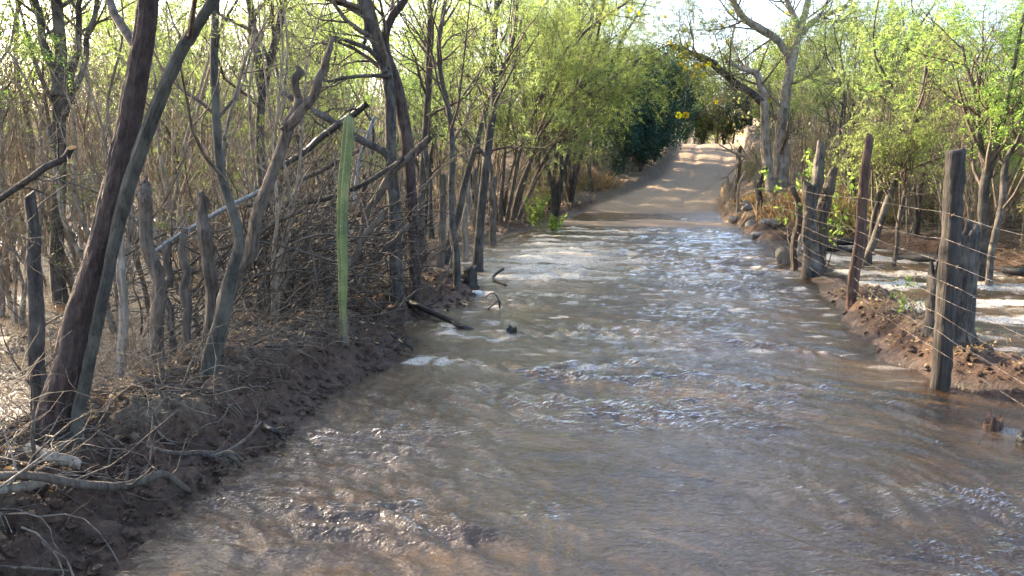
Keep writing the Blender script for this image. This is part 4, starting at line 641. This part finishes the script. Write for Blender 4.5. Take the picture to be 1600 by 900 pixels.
# ---------------------------------------------------------------- dead branches, logs and sticks
BRL = {'BR_A': ('dark_bark', 'dark bare branch slanting down from the forked dead trunk into the heap'), 'BR_B': ('black_wood', 'blackened branch rising past the cactus tip'), 'BR_C': ('dead_wood', 'thick broken branch sticking out of the heap towards the road'), 'BR_D': ('blue_wood', 'straight silvery pole lying across behind the smooth trunk'),
       'BR_E': ('dark_bark', 'sawn branch with a fresh orange cut end poking up beside the leaning trunk'), 'BR_F': ('blue_wood', 'silver grey split branch rising behind the cactus tip'), 'BR_G': ('dark_bark', 'long sagging branch lying across the brush heap'), 'BR_H': ('dead_wood', 'long thin grey branch lying along the top of the brush heap'),
       'BR_I': ('dead_wood', 'grey branch propped in the heap right beside the cactus'), 'BR_J': ('dead_wood', 'grey branch propped between the cactus and crossing trunks'), 'BR_K': ('dead_wood', 'short grey branch caught behind the slanting dead trunk'),
       'LOG_A': ('dead_wood', 'long grey branch bent down over the mud into the water'), 'LOG_B': ('pale_wood', 'short pale branch lying under the bent grey branch'), 'LOG_C': ('pale_wood', 'stubby pale driftwood log with rounded ends on the bank'), 'LOG_D': ('dead_wood', 'crooked grey branch lying along the top of the mud bank'),
       'LOG_E': ('dark_bark', 'dark wet branch hanging down the mud bank to the water'), 'LOG_F': ('black_wood', 'short black stick stuck in mud at the water line'), 'LOG_G': ('dead_wood', 'straight thin stick lying flat on the bare mud'), 'LOG_H': ('black_wood', 'black waterlogged pole reaching from the bank into the current'), 'LOG_I': ('black_wood', 'dark stick slanting down the earth mound below the cactus'),
       'LOG_J': ('black_wood', 'dark fallen pole lying against the black stump'), 'LOG_K': ('dead_wood', 'small grey forked stick beside the pale driftwood log'), 'LOG_L': ('dead_wood', 'upright pale stick leaning against the bent grey branch'), 'LOG_M': ('pale_wood', 'pale prop leaning against the fence post cluster')}
for i, (k_, (wd_, lb)) in enumerate(BRL.items()):
    p = np.array(W[k_], float)
    if k_.startswith('LOG') and k_ != 'LOG_M': p[:, 2] = np.minimum(p[:, 2], np.maximum(ground(p[:, 0], p[:, 1], False), -0.02) + {'LOG_L': 0.45, 'LOG_A': 0.17, 'LOG_D': 0.13, 'LOG_E': 0.12}.get(k_, 0.07) + p[:, 3])
    o = p[np.argmin(p[:, 2]), :3].copy(); mb = MB(); stem(mb, local(p, o), 26, 9, 0.08, 0.012, 600 + i, 0.6, endmi=1 if k_ == 'BR_E' else 0)
    nm = 'dead_branch' if k_.startswith('BR') or k_ in ('LOG_A', 'LOG_D', 'LOG_E') else ('driftwood_log' if k_ in ('LOG_C', 'LOG_H') else 'dead_stick')
    root = thing(nm, o, lb, 'branch' if nm == 'dead_branch' else ('log' if 'log' in nm else 'stick')); sh_ = mb.build('shaft', [M[wd_], M['cut_wood']], root)
    a = rng_(640 + i); P0, R0 = as_paths([local(p, o)]); P1, R1 = kids(a, P0, R0, 4, 0.1, 0.95, (30, 75), 0.16 + 5 * p[:, 3].max(), 0.6, 0.1, 0.16, 0.35)
    for w in range(0 if k_ == 'LOG_C' else 4):
        t_ = MB(); tubes(t_, P1[w:w + 1], R1[w:w + 1], 4); P2, R2 = kids(a, P1[w:w + 1], R1[w:w + 1], 3, 0.2, 1, (30, 60), 0.15, 0.5, 0.0, 0.2, 0.6); tubes(t_, P2, R2, 3); t_.build('side_twig', M[wd_], sh_)
o = np.array(W['TWG_A'][2][:3]); root = thing('driftwood_snag', (o[0], o[1], -0.02), 'black crooked twiggy branch poking out of the water near the bank', 'branch'); o[2] = -0.02
for k_ in 'AB': mb = MB(); stem(mb, local([(a_, b_, c_, d_ * 0.6) for a_, b_, c_, d_ in W['TWG_' + k_]], o), 9, 6, 0.15, 0.02, 660 + ord(k_)); mb.build('prong', M['black_wood'], root)
p = np.array(W['TWG_D'], float); o = p[-1, :3].copy(); mb = MB(); stem(mb, local(p, o), 16, 7, 0.08, 0.01, 671); tag(mb.build('dead_stick', M['black_wood'], None), 'forked black stick beside the black stump in the water', 'stick').location = o
def stump(name, label, x, y, h, r0, wood, seed, z=None, k=16, jag=0.25, lean=(0, 0), cat='stump', flare=0.3):
    """jagged broken stump with a hollow rotten top"""
    a = rng_(seed); z0 = (gz(x, y) if z is None else z) - 0.06; root = thing(name, (x, y, z0), label, cat); n = 14
    s = np.linspace(0, 1, n); th = np.arange(k) * 2 * np.pi / k; lob = 1 + 0.16 * a.normal(size=k); lob = (lob + np.roll(lob, 1)) / 2
    top = h * (1 - jag * a.random(k)); R = r0 * (1 + flare * np.exp(-s * 6))[:, None] * lob[None, :] * (1 + 0.05 * a.normal(size=(n, k)))
    V = np.stack([R * np.cos(th) + lean[0] * s[:, None] * h, R * np.sin(th) + lean[1] * s[:, None] * h, s[:, None] * top[None, :]], -1)
    inn = V[-1] * [0.72, 0.72, 1] + [lean[0] * h * 0.28, lean[1] * h * 0.28, -0.01]; low = V[-1] * [0.45, 0.45, 0.85] + [lean[0] * h * 0.5, lean[1] * h * 0.5, 0]
    V = np.concatenate([V, inn[None], low[None]], 0); m_ = n + 2; b_ = (np.arange(m_ - 1) * k)[:, None]; j = np.arange(k)[None, :]; j2 = (j + 1) % k
    mb = MB(); mb.add(V.reshape(-1, 3), np.stack([b_ + j, b_ + j2, b_ + k + j2, b_ + k + j], -1).reshape(-1, 4)); mb.cap((m_ - 1) * k + np.arange(k)); sh_ = mb.build('body', M[wood], root)
    rt = MB(); q = 7
    for w in range(q):
        t = a.uniform(0, 6.28); P = np.array([[(r0 * math.cos(t) * (0.7 + f * 1.0), r0 * math.sin(t) * (0.7 + f * 1.0), 0.12 * h * (1 - f) + 0.04 - 0.05 * f) for f in np.linspace(0, 1, 5)]]); tubes(rt, P, np.linspace(r0 * 0.22, r0 * 0.06, 5)[None], 6)
    rt.build('root_flare', M[wood], sh_); return root
stump('broken_stump', 'broad weathered stump standing directly behind the thick round fence post', 2.38, 6.85, 0.98, 0.10, 'dark_bark', 701, k=30, jag=0.14)
stump('rotten_stump', 'crumbling ragged stump piece between thick post and the broad stump', 2.22, 6.9, 0.7, 0.055, 'dark_bark', 702, jag=0.5)
stump('charred_stump', 'black charred stump on the mound beside the slim lone tree', -2.24, 10.2, 0.34, 0.085, 'black_wood', 703, jag=0.15)
stump('drowned_stump', 'small brown splintered stump rising from the water near the thick post', 2.05, 5.2, 0.22, 0.05, 'red_wood', 704, z=-0.02, jag=0.5)
stump('blackened_stump', 'black rounded stump in the water beside the small brown stump', 2.16, 4.95, 0.17, 0.075, 'black_wood', 705, z=-0.02, jag=0.4)
stump('jagged_snag', 'jagged black snag sticking up alone from the flooded road', -1.32, 7.53, 0.18, 0.045, 'black_wood', 706, z=-0.03, jag=0.7, lean=(0.35, 0), flare=0.5)
root = thing('cut_log', (2.02, 13.3, 0.05), 'round sawn log lying at the foot of the fence post cluster', 'log'); mb = MB(); stem(mb, [(-0.02, -0.2, 0.07, 0.10), (0.0, 0, 0.08, 0.105), (0.05, 0.5, 0.08, 0.10)], 10, 16, 0.05, 0.0, 720); mb.cap(np.arange(16)[::-1], 1); mb.build('body', [M['dark_bark'], M['pale_wood']], root)
for i, (x, y, ln, a_, lb) in enumerate([(3.7, 16.6, 1.3, 0.25, 'dark wet log lying along the far shore of the channel by the slanting tree'), (4.55, 13.9, 1.5, -0.5, 'dark wet log lying along the far shore under the leafy slanting tree'), (5.3, 11.6, 1.4, -0.35, 'dark wet log lying along the far shore beneath the bright green tree'), (3.15, 15.4, 0.8, 0.1, 'short black log stranded in the foaming channel')]):
    z = max(0.0, gz(x, y)) + 0.02; mb = MB(); dx, dy = math.cos(a_) * ln / 2, math.sin(a_) * ln / 2; stem(mb, [(-dx, -dy, 0.0, 0.05), (-dx * 0.3, -dy * 0.3, 0.03, 0.07), (dx * 0.4, dy * 0.4, 0.02, 0.065), (dx, dy, 0.0, 0.03)], 18, 9, 0.1, 0.03, 730 + i)
    root = thing('waterlogged_log', (x, y, z), lb, 'log'); mb.build('body', M['black_wood'], root); P0, R0 = as_paths([[(-dx, -dy, 0, 0.05), (0, 0, 0.03, 0.06), (dx, dy, 0, 0.03)]], 8); P1, R1 = kids(rng_(740 + i), P0, R0, 5, 0.2, 0.9, (40, 80), 0.35, 0.4, 0.5, 0.15, 0.3); 
    for w in range(5): t_ = MB(); tubes(t_, P1[w:w + 1], R1[w:w + 1], 4); t_.build('side_twig', M['black_wood'], root)

# ---------------------------------------------------------------- wire fence
PW = {'A': ('post_wood', 'thick round dark post with flat sawn top'), 'B': ('red_wood', 'thin leaning post with reddish foot'), 'C': ('dark_bark', 'dark post in the middle of the cluster'), 'D': ('dead_wood', 'grey split post'), 'E': ('dead_wood', 'forked post leaning away from the road'), 'F': ('dead_wood', 'thin curved grey post'), 'G': ('dark_bark', 'crooked dark post'), 'H': ('pale_wood', 'thin pale sunlit post'), 'I': ('dark_bark', 'dark post in front of the rise')}
fo_ = np.array([2.04, 6.15, gz(2.04, 6.15)]); fence = thing('wire_fence', fo_, 'barbed wire fence on rough wooden posts beside the flooded road', 'fence')
for i, (k_, (wd_, lb)) in enumerate(PW.items()):
    p = list(W['POST_' + k_]); z0 = gz(p[0][0], p[0][1]); mb = MB(); p = [(a_, b_, c_, d_ * (0.86 if k_ == 'A' else 0.85)) for a_, b_, c_, d_ in p]; q = [(p[0][0], p[0][1], min(z0, p[0][2]) - 0.18, p[0][3])] + p
    stem(mb, local(q, fo_), 90, 28, 0.05 if k_ == 'A' else 0.10, 0.004 if k_ == 'A' else 0.02, 750 + i, 0.12 if k_ == 'A' else 0.9, flare=0.12, fiss=0.07, cells=9)
    mb.build('post', M[wd_], fence)["label"] = lb
mb = MB(); stem(mb, local([(2.12, 3.3, -0.2, 0.06), (2.12, 3.3, 0.6, 0.058), (2.14, 3.3, 1.5, 0.05)], fo_), 20, 12, 0.06, 0.01, 760, 0.3); mb.build('post', M['post_wood'], fence)
wr_ = rng_(770); ST = [(2.12, 3.3, 0.0), (1.985, 6.13, 0.03), (2.09, 9.07, 0.0), (2.03, 11.86, -0.04), (2.42, 20.55, -0.08), (2.17, 22.15, -0.1), (2.3, 24.4, 0.1)]
for i, h in enumerate([1.22, 1.03, 0.88, 0.75, 0.63, 0.51, 0.39, 0.27]):
    pts = []
    for a, c in zip(ST[:-1], ST[1:]):
        n = max(6, int((c[1] - a[1]) * 3)); sag = wr_.uniform(0.01, 0.05)
        for t in np.linspace(0, 1, n, endpoint=False): pts.append((a[0] + (c[0] - a[0]) * t + wr_.normal() * 0.004, a[1] + (c[1] - a[1]) * t, h + a[2] + (c[2] - a[2]) * t - sag * 4 * t * (1 - t) + wr_.normal() * 0.004))
    P = np.array(pts) - fo_; mb = MB(); tubes(mb, P[None], np.full((1, len(P)), 0.0015), 5)
    u = np.arange(0, len(P) - 1.01, 0.4); ii = u.astype(int); B = P[ii] * (1 - (u - ii))[:, None] + P[ii + 1] * (u - ii)[:, None]; n = len(B); D = norm(wr_.normal(size=(n, 3)) * [1, 0.3, 1])
    tubes(mb, np.stack([B - D * 0.013, B + D * 0.013], 1), np.full((n, 2), 0.0011), 3); mb.build('barbed_wire', M['wire'], fence)

# ---------------------------------------------------------------- cactus
p = np.array(W['CACTUS'], float); o = p[0, :3].copy(); o[2] = gz(o[0], o[1]) - 0.05; root = thing('column_cactus', o, 'tall single green ribbed column cactus on the bank beside the brush heap', 'cactus')
q = spline(local(np.vstack([[p[0, 0], p[0, 1], o[2], p[0, 3]], p]), o), 70); s = np.linspace(0, 1, 70); k = 30; th = np.arange(k) * 2 * np.pi / k
R = q[:, 3] * (1 - 0.12 * np.exp(-((s - 0.22) / 0.02) ** 2) - 0.08 * np.exp(-((s - 0.55) / 0.02) ** 2)); R[-8:] *= np.array([1, 0.97, 0.93, 0.87, 0.78, 0.65, 0.45, 0.15])
star = 0.60 + 0.42 * np.abs(np.cos(th * 2.5)) ** 1.3
R = R * (1 - 0.35 * np.exp(-s / 0.07)); V = q[:, None, :3] + (R[:, None] * star[None, :])[:, :, None] * np.stack([np.cos(th), np.sin(th), 0 * th], -1)[None]
b_ = (np.arange(69) * k)[:, None]; j = np.arange(k)[None, :]; mb = MB(); mb.add(V.reshape(-1, 3), np.stack([b_ + j, b_ + (j + 1) % k, b_ + k + (j + 1) % k, b_ + k + j], -1).reshape(-1, 4)); mb.cap(69 * k + np.arange(k)); sh_ = mb.build('stem', M['cactus'], root)
mb = MB(); stem(mb, [(0, 0, -0.1, 0.045), (0, 0, 0.05, 0.036), (0.002, 0, 0.09, 0.030), (0.003, 0, 0.13, 0.022)], 14, 14, 0.12, 0.004, 802); mb.build('woody_base', M['dead_wood'], root)
a = rng_(801); sp = MB()
for rib in range(5):
    t = rib * 2 * np.pi / 5; ii = np.arange(2, 67, 1.0).astype(int); B = q[ii, :3] + (R[ii] * 1.15)[:, None] * np.array([math.cos(t), math.sin(t), 0]); B = np.repeat(B, 4, 0); n = len(B); D = norm(np.array([math.cos(t), math.sin(t), 0.1]) + a.normal(size=(n, 3)) * 0.6); tubes(sp, np.stack([B, B + D * 0.018], 1), np.tile([0.0012, 0.0004], (n, 1)), 3)
sp.build('spine_cover', M['spine'], sh_)

# ---------------------------------------------------------------- small leafy plants, weeds, stones
def small_plant(name, label, x, y, h, n, leaf, seed, lsz=0.05, per=5, cat='plant', spread=0.35, wood='brown_twig', rad=0.006):
    a = rng_(seed); root = thing(name, (x, y, max(gz(x, y), -0.03) - 0.02), label, cat); P = np.zeros((n, 7, 3)); D = norm(a.normal(size=(n, 3)) * [spread, spread, 0] + [0, 0, 1]); P[:, 0] = a.normal(size=(n, 3)) * [0.04, 0.04, 0]
    for q in range(1, 7): D = norm(D + a.normal(size=(n, 3)) * 0.12); P[:, q] = P[:, q - 1] + D * h / 6 * a.uniform(0.7, 1.1, (n, 1))
    mb = MB(); R = np.full((n, 7), rad) * np.linspace(1, 0.35, 7); tubes(mb, P, R, 5); P2, R2 = kids(a, P, R, 6, 0.25, 1, (30, 65), h * 0.22, 0.4, 0.2, 0.15, 0.6, S=5); tubes(mb, P2, R2, 3); mb.build('stem', M[wood], root)
    if per: B, D = sample(a, P2, per, 0.1); lm = MB(); broad(lm, a, B, lsz * 0.35, lsz, 3); lm.build('foliage', M[leaf], root)
    return root
small_plant('leafy_bush', 'fresh bright green leafy bush at the water edge below the fanning tree', -2.55, 18.4, 0.95, 7, 'feather_b', 810, 0.06, 7, 'bush')
small_plant('leafy_sprig', 'small yellow green sprig beside the bright leafy bush', -2.15, 18.8, 0.45, 5, 'feather_b', 811, 0.06, 6)
small_plant('young_shoot', 'young green shoot growing on the narrow bank behind the thick post', 2.2, 7.75, 0.4, 3, 'feather_b', 812, 0.05, 2, wood='sapling_bark', rad=0.003)
small_plant('fresh_regrowth', 'bright green regrowth sprouting around the fence post cluster', 2.45, 12.5, 1.75, 8, 'feather_b', 813, 0.09, 4, 'bush', 0.25, 'green_bark', 0.009)
for i, (x, y, h, lb) in enumerate([(2.28, 7.45, 0.45, 'dry twiggy weed on the narrow bank in front of the ragged stump'), (2.1, 8.2, 0.3, 'small dry weed by the yellow soil on the narrow bank'), (2.75, 6.1, 0.45, 'straggly dry weed at the water edge beyond the thick post'), (2.95, 6.5, 0.4, 'straw coloured weed leaning over the channel beyond the broad stump')]):
    small_plant('dry_weed', lb, x, y, h, 8, 'dry_leaf', 820 + i, 0.025, 1, 'weed', 0.8, 'sapling_bark', 0.0028)
def tuft(name, label, x, y, rad, h, n, seed, cat='grass tuft'):
    a = rng_(seed); mb = MB(); B = np.stack([a.normal(0, rad, n), a.normal(0, rad, n), np.zeros(n)], 1); B[:, 2] = ground(B[:, 0] + x, B[:, 1] + y, False) - gz(x, y) - 0.02; D = norm(a.normal(size=(n, 3)) * [0.5, 0.5, 0] + [0, 0, 1]); W_ = norm(np.cross(D, a.normal(size=(n, 3)))); L = h * a.uniform(0.5, 1.2, n)
    s_ = B + D * (L * 0.5)[:, None]; V = np.stack([B - W_ * 0.004, B + W_ * 0.004, s_ + W_ * 0.003, s_ + D * (L * 0.5)[:, None] + a.normal(size=(n, 3)) * 0.07 * h - [0, 0, 0.1 * h]], 1)
    mb.add(V.reshape(-1, 3), np.arange(n * 4).reshape(n, 4), np.repeat(a.random(n), 4)); return tag(mb.build(name, M['dry_grass'], None), label, cat)
for i, (x, y, rad, h, n, lb) in enumerate([(3.55, 19.2, 0.5, 0.55, 1600, 'golden dry grass clump behind the fence post cluster'), (4.1, 18.2, 0.4, 0.5, 1000, 'golden dry grass clump beside the slanting leafy tree'), (-2.3, 30.2, 0.45, 0.6, 900, 'pale dry grass clump among the roadside shrubs'), (2.9, 23.6, 0.3, 0.3, 700, 'short straw grass beside the pale thin post')]):
    tuft('grass_tuft', lb, x, y, rad, h, n, 840 + i).location = (x, y, gz(x, y))
def stone(label, x, y, s, mt, seed, z=None, flat=0.6):
    a = rng_(seed); u = np.linspace(0.05, np.pi - 0.05, 10); t = np.arange(14) * 2 * np.pi / 14; U, T = np.meshgrid(u, t, indexing='ij'); ph = a.uniform(0, 6, 6)
    R = s * (1 + 0.16 * np.sin(2 * T + ph[0]) * np.sin(U) + 0.12 * np.sin(3 * T + ph[1] + 2 * U) + 0.10 * np.sin(3 * U + ph[2])); V = np.stack([R * np.sin(U) * np.cos(T), R * np.sin(U) * np.sin(T) * 0.8, R * np.cos(U) * flat], -1)
    k = 14; b_ = (np.arange(9) * k)[:, None]; j = np.arange(k)[None, :]; mb = MB(); mb.add(V.reshape(-1, 3), np.stack([b_ + j, b_ + k + j, b_ + k + (j + 1) % k, b_ + (j + 1) % k], -1).reshape(-1, 4)); mb.cap(np.arange(k)); mb.cap(9 * k + np.arange(k)[::-1])
    ob = tag(mb.build('stone', M[mt]), label, 'stone'); ob.location = (x, y, (max(gz(x, y), -0.02) if z is None else z) + s * flat * 0.25); ob.rotation_euler[2] = a.uniform(0, 6); return ob
stone('whitish wet stone at the water edge by the black stump mound', -2.05, 9.72, 0.075, 'white_stone', 860, flat=0.45)
stone('small rusty orange stone on the bare mud beside a thin stick', -2.2, 2.66, 0.016, 'rust_stone', 861, flat=0.9); stone('reddish brown pebble on the mud by the flat thin stick', -2.27, 2.60, 0.014, 'rust_stone', 862, flat=0.9)
for i, (x, y, s, lb) in enumerate([(2.05, 21.5, 0.17, 'grey stone at the end of the sand bar'), (2.3, 20.9, 0.14, 'grey stone at the foot of the thin pale post'), (2.2, 19.2, 0.16, 'wet dark stone at the water edge before the crooked post'), (2.15, 17.6, 0.13, 'low wet stone at the water edge near the round sawn log'), (2.45, 22.8, 0.2, 'pale stone beside the road behind the thin pale post'), (2.5, 18.6, 0.2, 'broad grey stone below the big pale tree')]): stone(lb, x, y, s, 'grey_stone', 865 + i)

# ---------------------------------------------------------------- litter, twigs and brush that nobody could count
def floor_pts(a, n, x0, x1, y0, y1, pw=1.6, zmin=0.02, zmax=9):
    y = y0 + (y1 - y0) * a.random(n) ** pw; x = a.uniform(0, 1, n) * (x1 - x0) + x0; z = ground(x, y); k = (z > zmin) & (z < zmax); return np.stack([x, y, z], 1)[k]
a = rng_(900); lm = MB(); pts = []
q = floor_pts(a, 42000, -8, -2.2, 2.4, 16, 1.7, 0.03); d = np.interp(q[:, 1], LY, LX) - q[:, 0]; q = q[a.random(len(q)) < sstep(0.25, 0.95, d)]; pts.append(q)
q = floor_pts(a, 9000, 1.95, 2.9, 5.9, 10.5, 1.0, 0.05); pts.append(q[a.random(len(q)) < 0.25]); pts.append(floor_pts(a, 12000, 2.6, 9, 11, 26, 1.2, 0.05)); q = floor_pts(a, 9000, -9, -2.4, 16, 32, 1.2, 0.03); pts.append(q)
B = np.concatenate(pts); n = len(B); D = norm(a.normal(size=(n, 3)) * [1, 1, 0.35]); Wd = norm(np.cross(D, np.array([0, 0, 1.0]) + a.normal(size=(n, 3)) * 0.5)); sz = a.uniform(0.02, 0.045, n) * (1 + 0.03 * B[:, 1]); B[:, 2] += 0.006 + 0.012 * a.random(n)
rhombi(lm, B, D, Wd, sz, sz * 0.25, a.random(n)); lm.build('leaf_litter', M['dry_leaf'])["kind"] = "stuff"
# crumbled clods along the cut banks
cl = MB(); n = 2600; y = 2.3 + 8.0 * a.random(n) ** 1.5; sd = a.random(n) < 0.75; x = np.where(sd, np.interp(y, LY, LX) - a.uniform(-0.02, 0.75, n), np.interp(y, RY, RX) + a.uniform(0.02, 0.6, n)); z = ground(x, y); k = (z > -0.01) & (sd | (y > 5.9)); x, y, z = x[k], y[k], z[k]; n = len(x)
u = np.array([0.0, 0.9, 1.7, 2.5, np.pi]); t = np.arange(6) * np.pi / 3; U, T = np.meshgrid(u, t, indexing='ij'); S0 = np.stack([np.sin(U) * np.cos(T), np.sin(U) * np.sin(T), np.cos(U) * 0.7], -1)
sz = 0.008 + 0.028 * a.random(n) ** 3; V = S0[None] * sz[:, None, None, None] * (1 + 0.28 * a.normal(size=(n, 5, 6, 1))) + np.stack([x, y, z + sz * 0.25], 1)[:, None, None, :]
b_ = (np.arange(n) * 30)[:, None, None] + (np.arange(4) * 6)[None, :, None]; j = np.arange(6)[None, None, :]; j2 = (j + 1) % 6; cl.add(V.reshape(-1, 3), np.stack([b_ + j, b_ + 6 + j, b_ + 6 + j2, b_ + j2], -1).reshape(-1, 4))
cl.build('crumbled_earth', M['ground'], smooth=False, attrs={'road': np.zeros(n * 30)})["kind"] = "stuff"
def wander_twigs(mb, a, B, D, L, rad, S=6, grav=-0.1, wan=0.2, k=3):
    n = len(B); P = np.zeros((n, S, 3)); P[:, 0] = B
    for q in range(1, S): D = norm(D + a.normal(size=(n, 3)) * wan + [0, 0, grav]); P[:, q] = P[:, q - 1] + D * (L / (S - 1))[:, None]
    g_ = ground(P[:, :, 0].ravel(), P[:, :, 1].ravel(), False).reshape(n, S); P[:, :, 2] = np.maximum(P[:, :, 2], g_ + 0.008); tubes(mb, P, rad[:, None] * np.linspace(1, 0.4, S)[None], k); return P
tw = MB(); q = floor_pts(a, 3000, -7, -2.2, 2.5, 13, 1.5, 0.03); d = np.interp(q[:, 1], LY, LX) - q[:, 0]; q = q[a.random(len(q)) < sstep(0.35, 0.9, d)]; n = len(q)
wander_twigs(tw, a, q + [0, 0, 0.015], norm(a.normal(size=(n, 3)) * [1, 1, 0.25]), a.uniform(0.12, 0.6, n), a.uniform(0.002, 0.006, n))
q = floor_pts(a, 1400, 2.5, 8, 11, 24, 1.2, 0.03); n = len(q); wander_twigs(tw, a, q + [0, 0, 0.02], norm(a.normal(size=(n, 3)) * [1, 1, 0.3]), a.uniform(0.3, 1.0, n), a.uniform(0.005, 0.01, n))
tw.build('fallen_twig_litter', M['dead_wood'])["kind"] = "stuff"
up = MB(); q = floor_pts(a, 2900, -6.5, -2.45, 2.6, 12, 1.5, -0.06); d = np.interp(q[:, 1], LY, LX) - q[:, 0]; q = q[a.random(len(q)) < sstep(0.55, 1.0, d) * 0.8]; n = len(q)
P = wander_twigs(up, a, q, norm(a.normal(size=(n, 3)) * [0.75, 0.75, 0.3] + [0, 0, 0.75]), a.uniform(0.25, 1.0, n), a.uniform(0.0018, 0.0045, n), 8, -0.06, 0.22)
P1, R1 = kids(a, P[::2], np.full(P[::2].shape[:2], 0.003), 2, 0.2, 1, (25, 70), 0.3, 0.5, 0.0, 0.2, 0.7); tubes(up, P1, R1, 3)
up.build('dry_undergrowth', M['sapling_bark'])["kind"] = "stuff"
hp = MB(); n = 620; B = np.stack([a.uniform(-4.3, -2.3, n), a.uniform(6.3, 9.3, n), a.uniform(0.1, 1.0, n)], 1); D = norm(np.array([0.7, 0.0, 0.35]) * a.choice([-1, 1], n, p=[0.25, 0.75])[:, None] * [1, 1, 1] + a.normal(size=(n, 3)) * 0.4 + [0, 0, 0.15]); L = a.uniform(0.4, 1.5, n); k = (B[:, 0] + D[:, 0] * L < -2.05); B, D, L = B[k], D[k], L[k]; n = len(B)
P = wander_twigs(hp, a, B, D, L, a.uniform(0.003, 0.013, n), 8, -0.04, 0.13, 4); P1, R1 = kids(a, P[::2], np.full(P[::2].shape[:2], 0.005), 3, 0.2, 1, (25, 60), 0.4, 0.5, 0.0, 0.18, 0.6); tubes(hp, P1, R1, 3)
hp.build('brush_heap', M['dead_wood'])["kind"] = "stuff"
ln = MB(); n = 130; y = a.uniform(2.6, 6.6, n); x = np.interp(y, LY, LX) - a.uniform(0.3, 0.7, n); B = np.stack([x, y, ground(x, y) + 0.03], 1); wander_twigs(ln, a, B, norm(a.normal(size=(n, 3)) * [1, 1, 0.5] + [0.2, 0, 0.1]), a.uniform(0.2, 0.7, n), a.uniform(0.003, 0.007, n), 8, -0.12, 0.24, 4)
ln.build('tangled_root_litter', M['dead_wood'])["kind"] = "stuff"
# the thicket too deep in the wood to count: bare stems, and a far leafy mass closing the view
th = MB(); n = 1900; y = 14 + 46 * a.random(n) ** 0.9; x = np.where(a.random(n) < 0.58, np.interp(y, LY, LX) - 1.5 - a.random(n) * (0.86 * y), np.interp(y, RY, RX) + 2.0 + a.random(n) * 0.45 * y); k = (np.abs(x) > 3.2) & (x > -0.9 * y - 3) & ((x < 0) | (x > np.interp(y, FY, FX) + 0.6)); x, y = x[k], y[k]; n = len(x)
B = np.stack([x, y, ground(x, y, False) - 0.05], 1); P = np.zeros((n, 7, 3)); P[:, 0] = B; D = norm(a.normal(size=(n, 3)) * [0.22, 0.22, 0] + [0, 0, 1]); H = np.where(x < 0, a.uniform(2.5, 6.0, n), a.uniform(1.6, 3.6, n))
for q in range(1, 7): D = norm(D + a.normal(size=(n, 3)) * 0.09); P[:, q] = P[:, q - 1] + D * (H / 6)[:, None]
R = a.uniform(0.008, 0.03, n)[:, None] * np.linspace(1, 0.35, 7)[None]; tubes(th, P, R, 4); P1, R1 = kids(a, P, R, 6, 0.2, 1, (20, 50), 0.9, 0.4, 0.4, 0.12, 0.5, S=5); tubes(th, P1, R1, 3); P2, R2 = kids(a, P1, R1, 2, 0.3, 1, (20, 55), 0.5, 0.4, 0.3, 0.14, 0.6, S=4); tubes(th, P2, R2, 3)
th.build('distant_thicket', M['sapling_bark'])["kind"] = "stuff"
far = MB(); n = 5200; y = a.uniform(30, 95, n); x = np.where(a.random(n) < 0.6, -3.0 - a.random(n) * 0.95 * y, 5 + a.random(n) * 0.55 * y); k = (y > 52) | (x < -6) | (x > 8); x, y = x[k], y[k]; z = ground(x, y, False) + a.random(len(x)) * np.where(x < 0, 6.0, 3.4 + 0.03 * (y - 30)); B = np.stack([x, y, z], 1); broad(far, a, B, 0.45, 0.24, 11); far.build('distant_forest', M['straw_leaf'])["kind"] = "stuff"
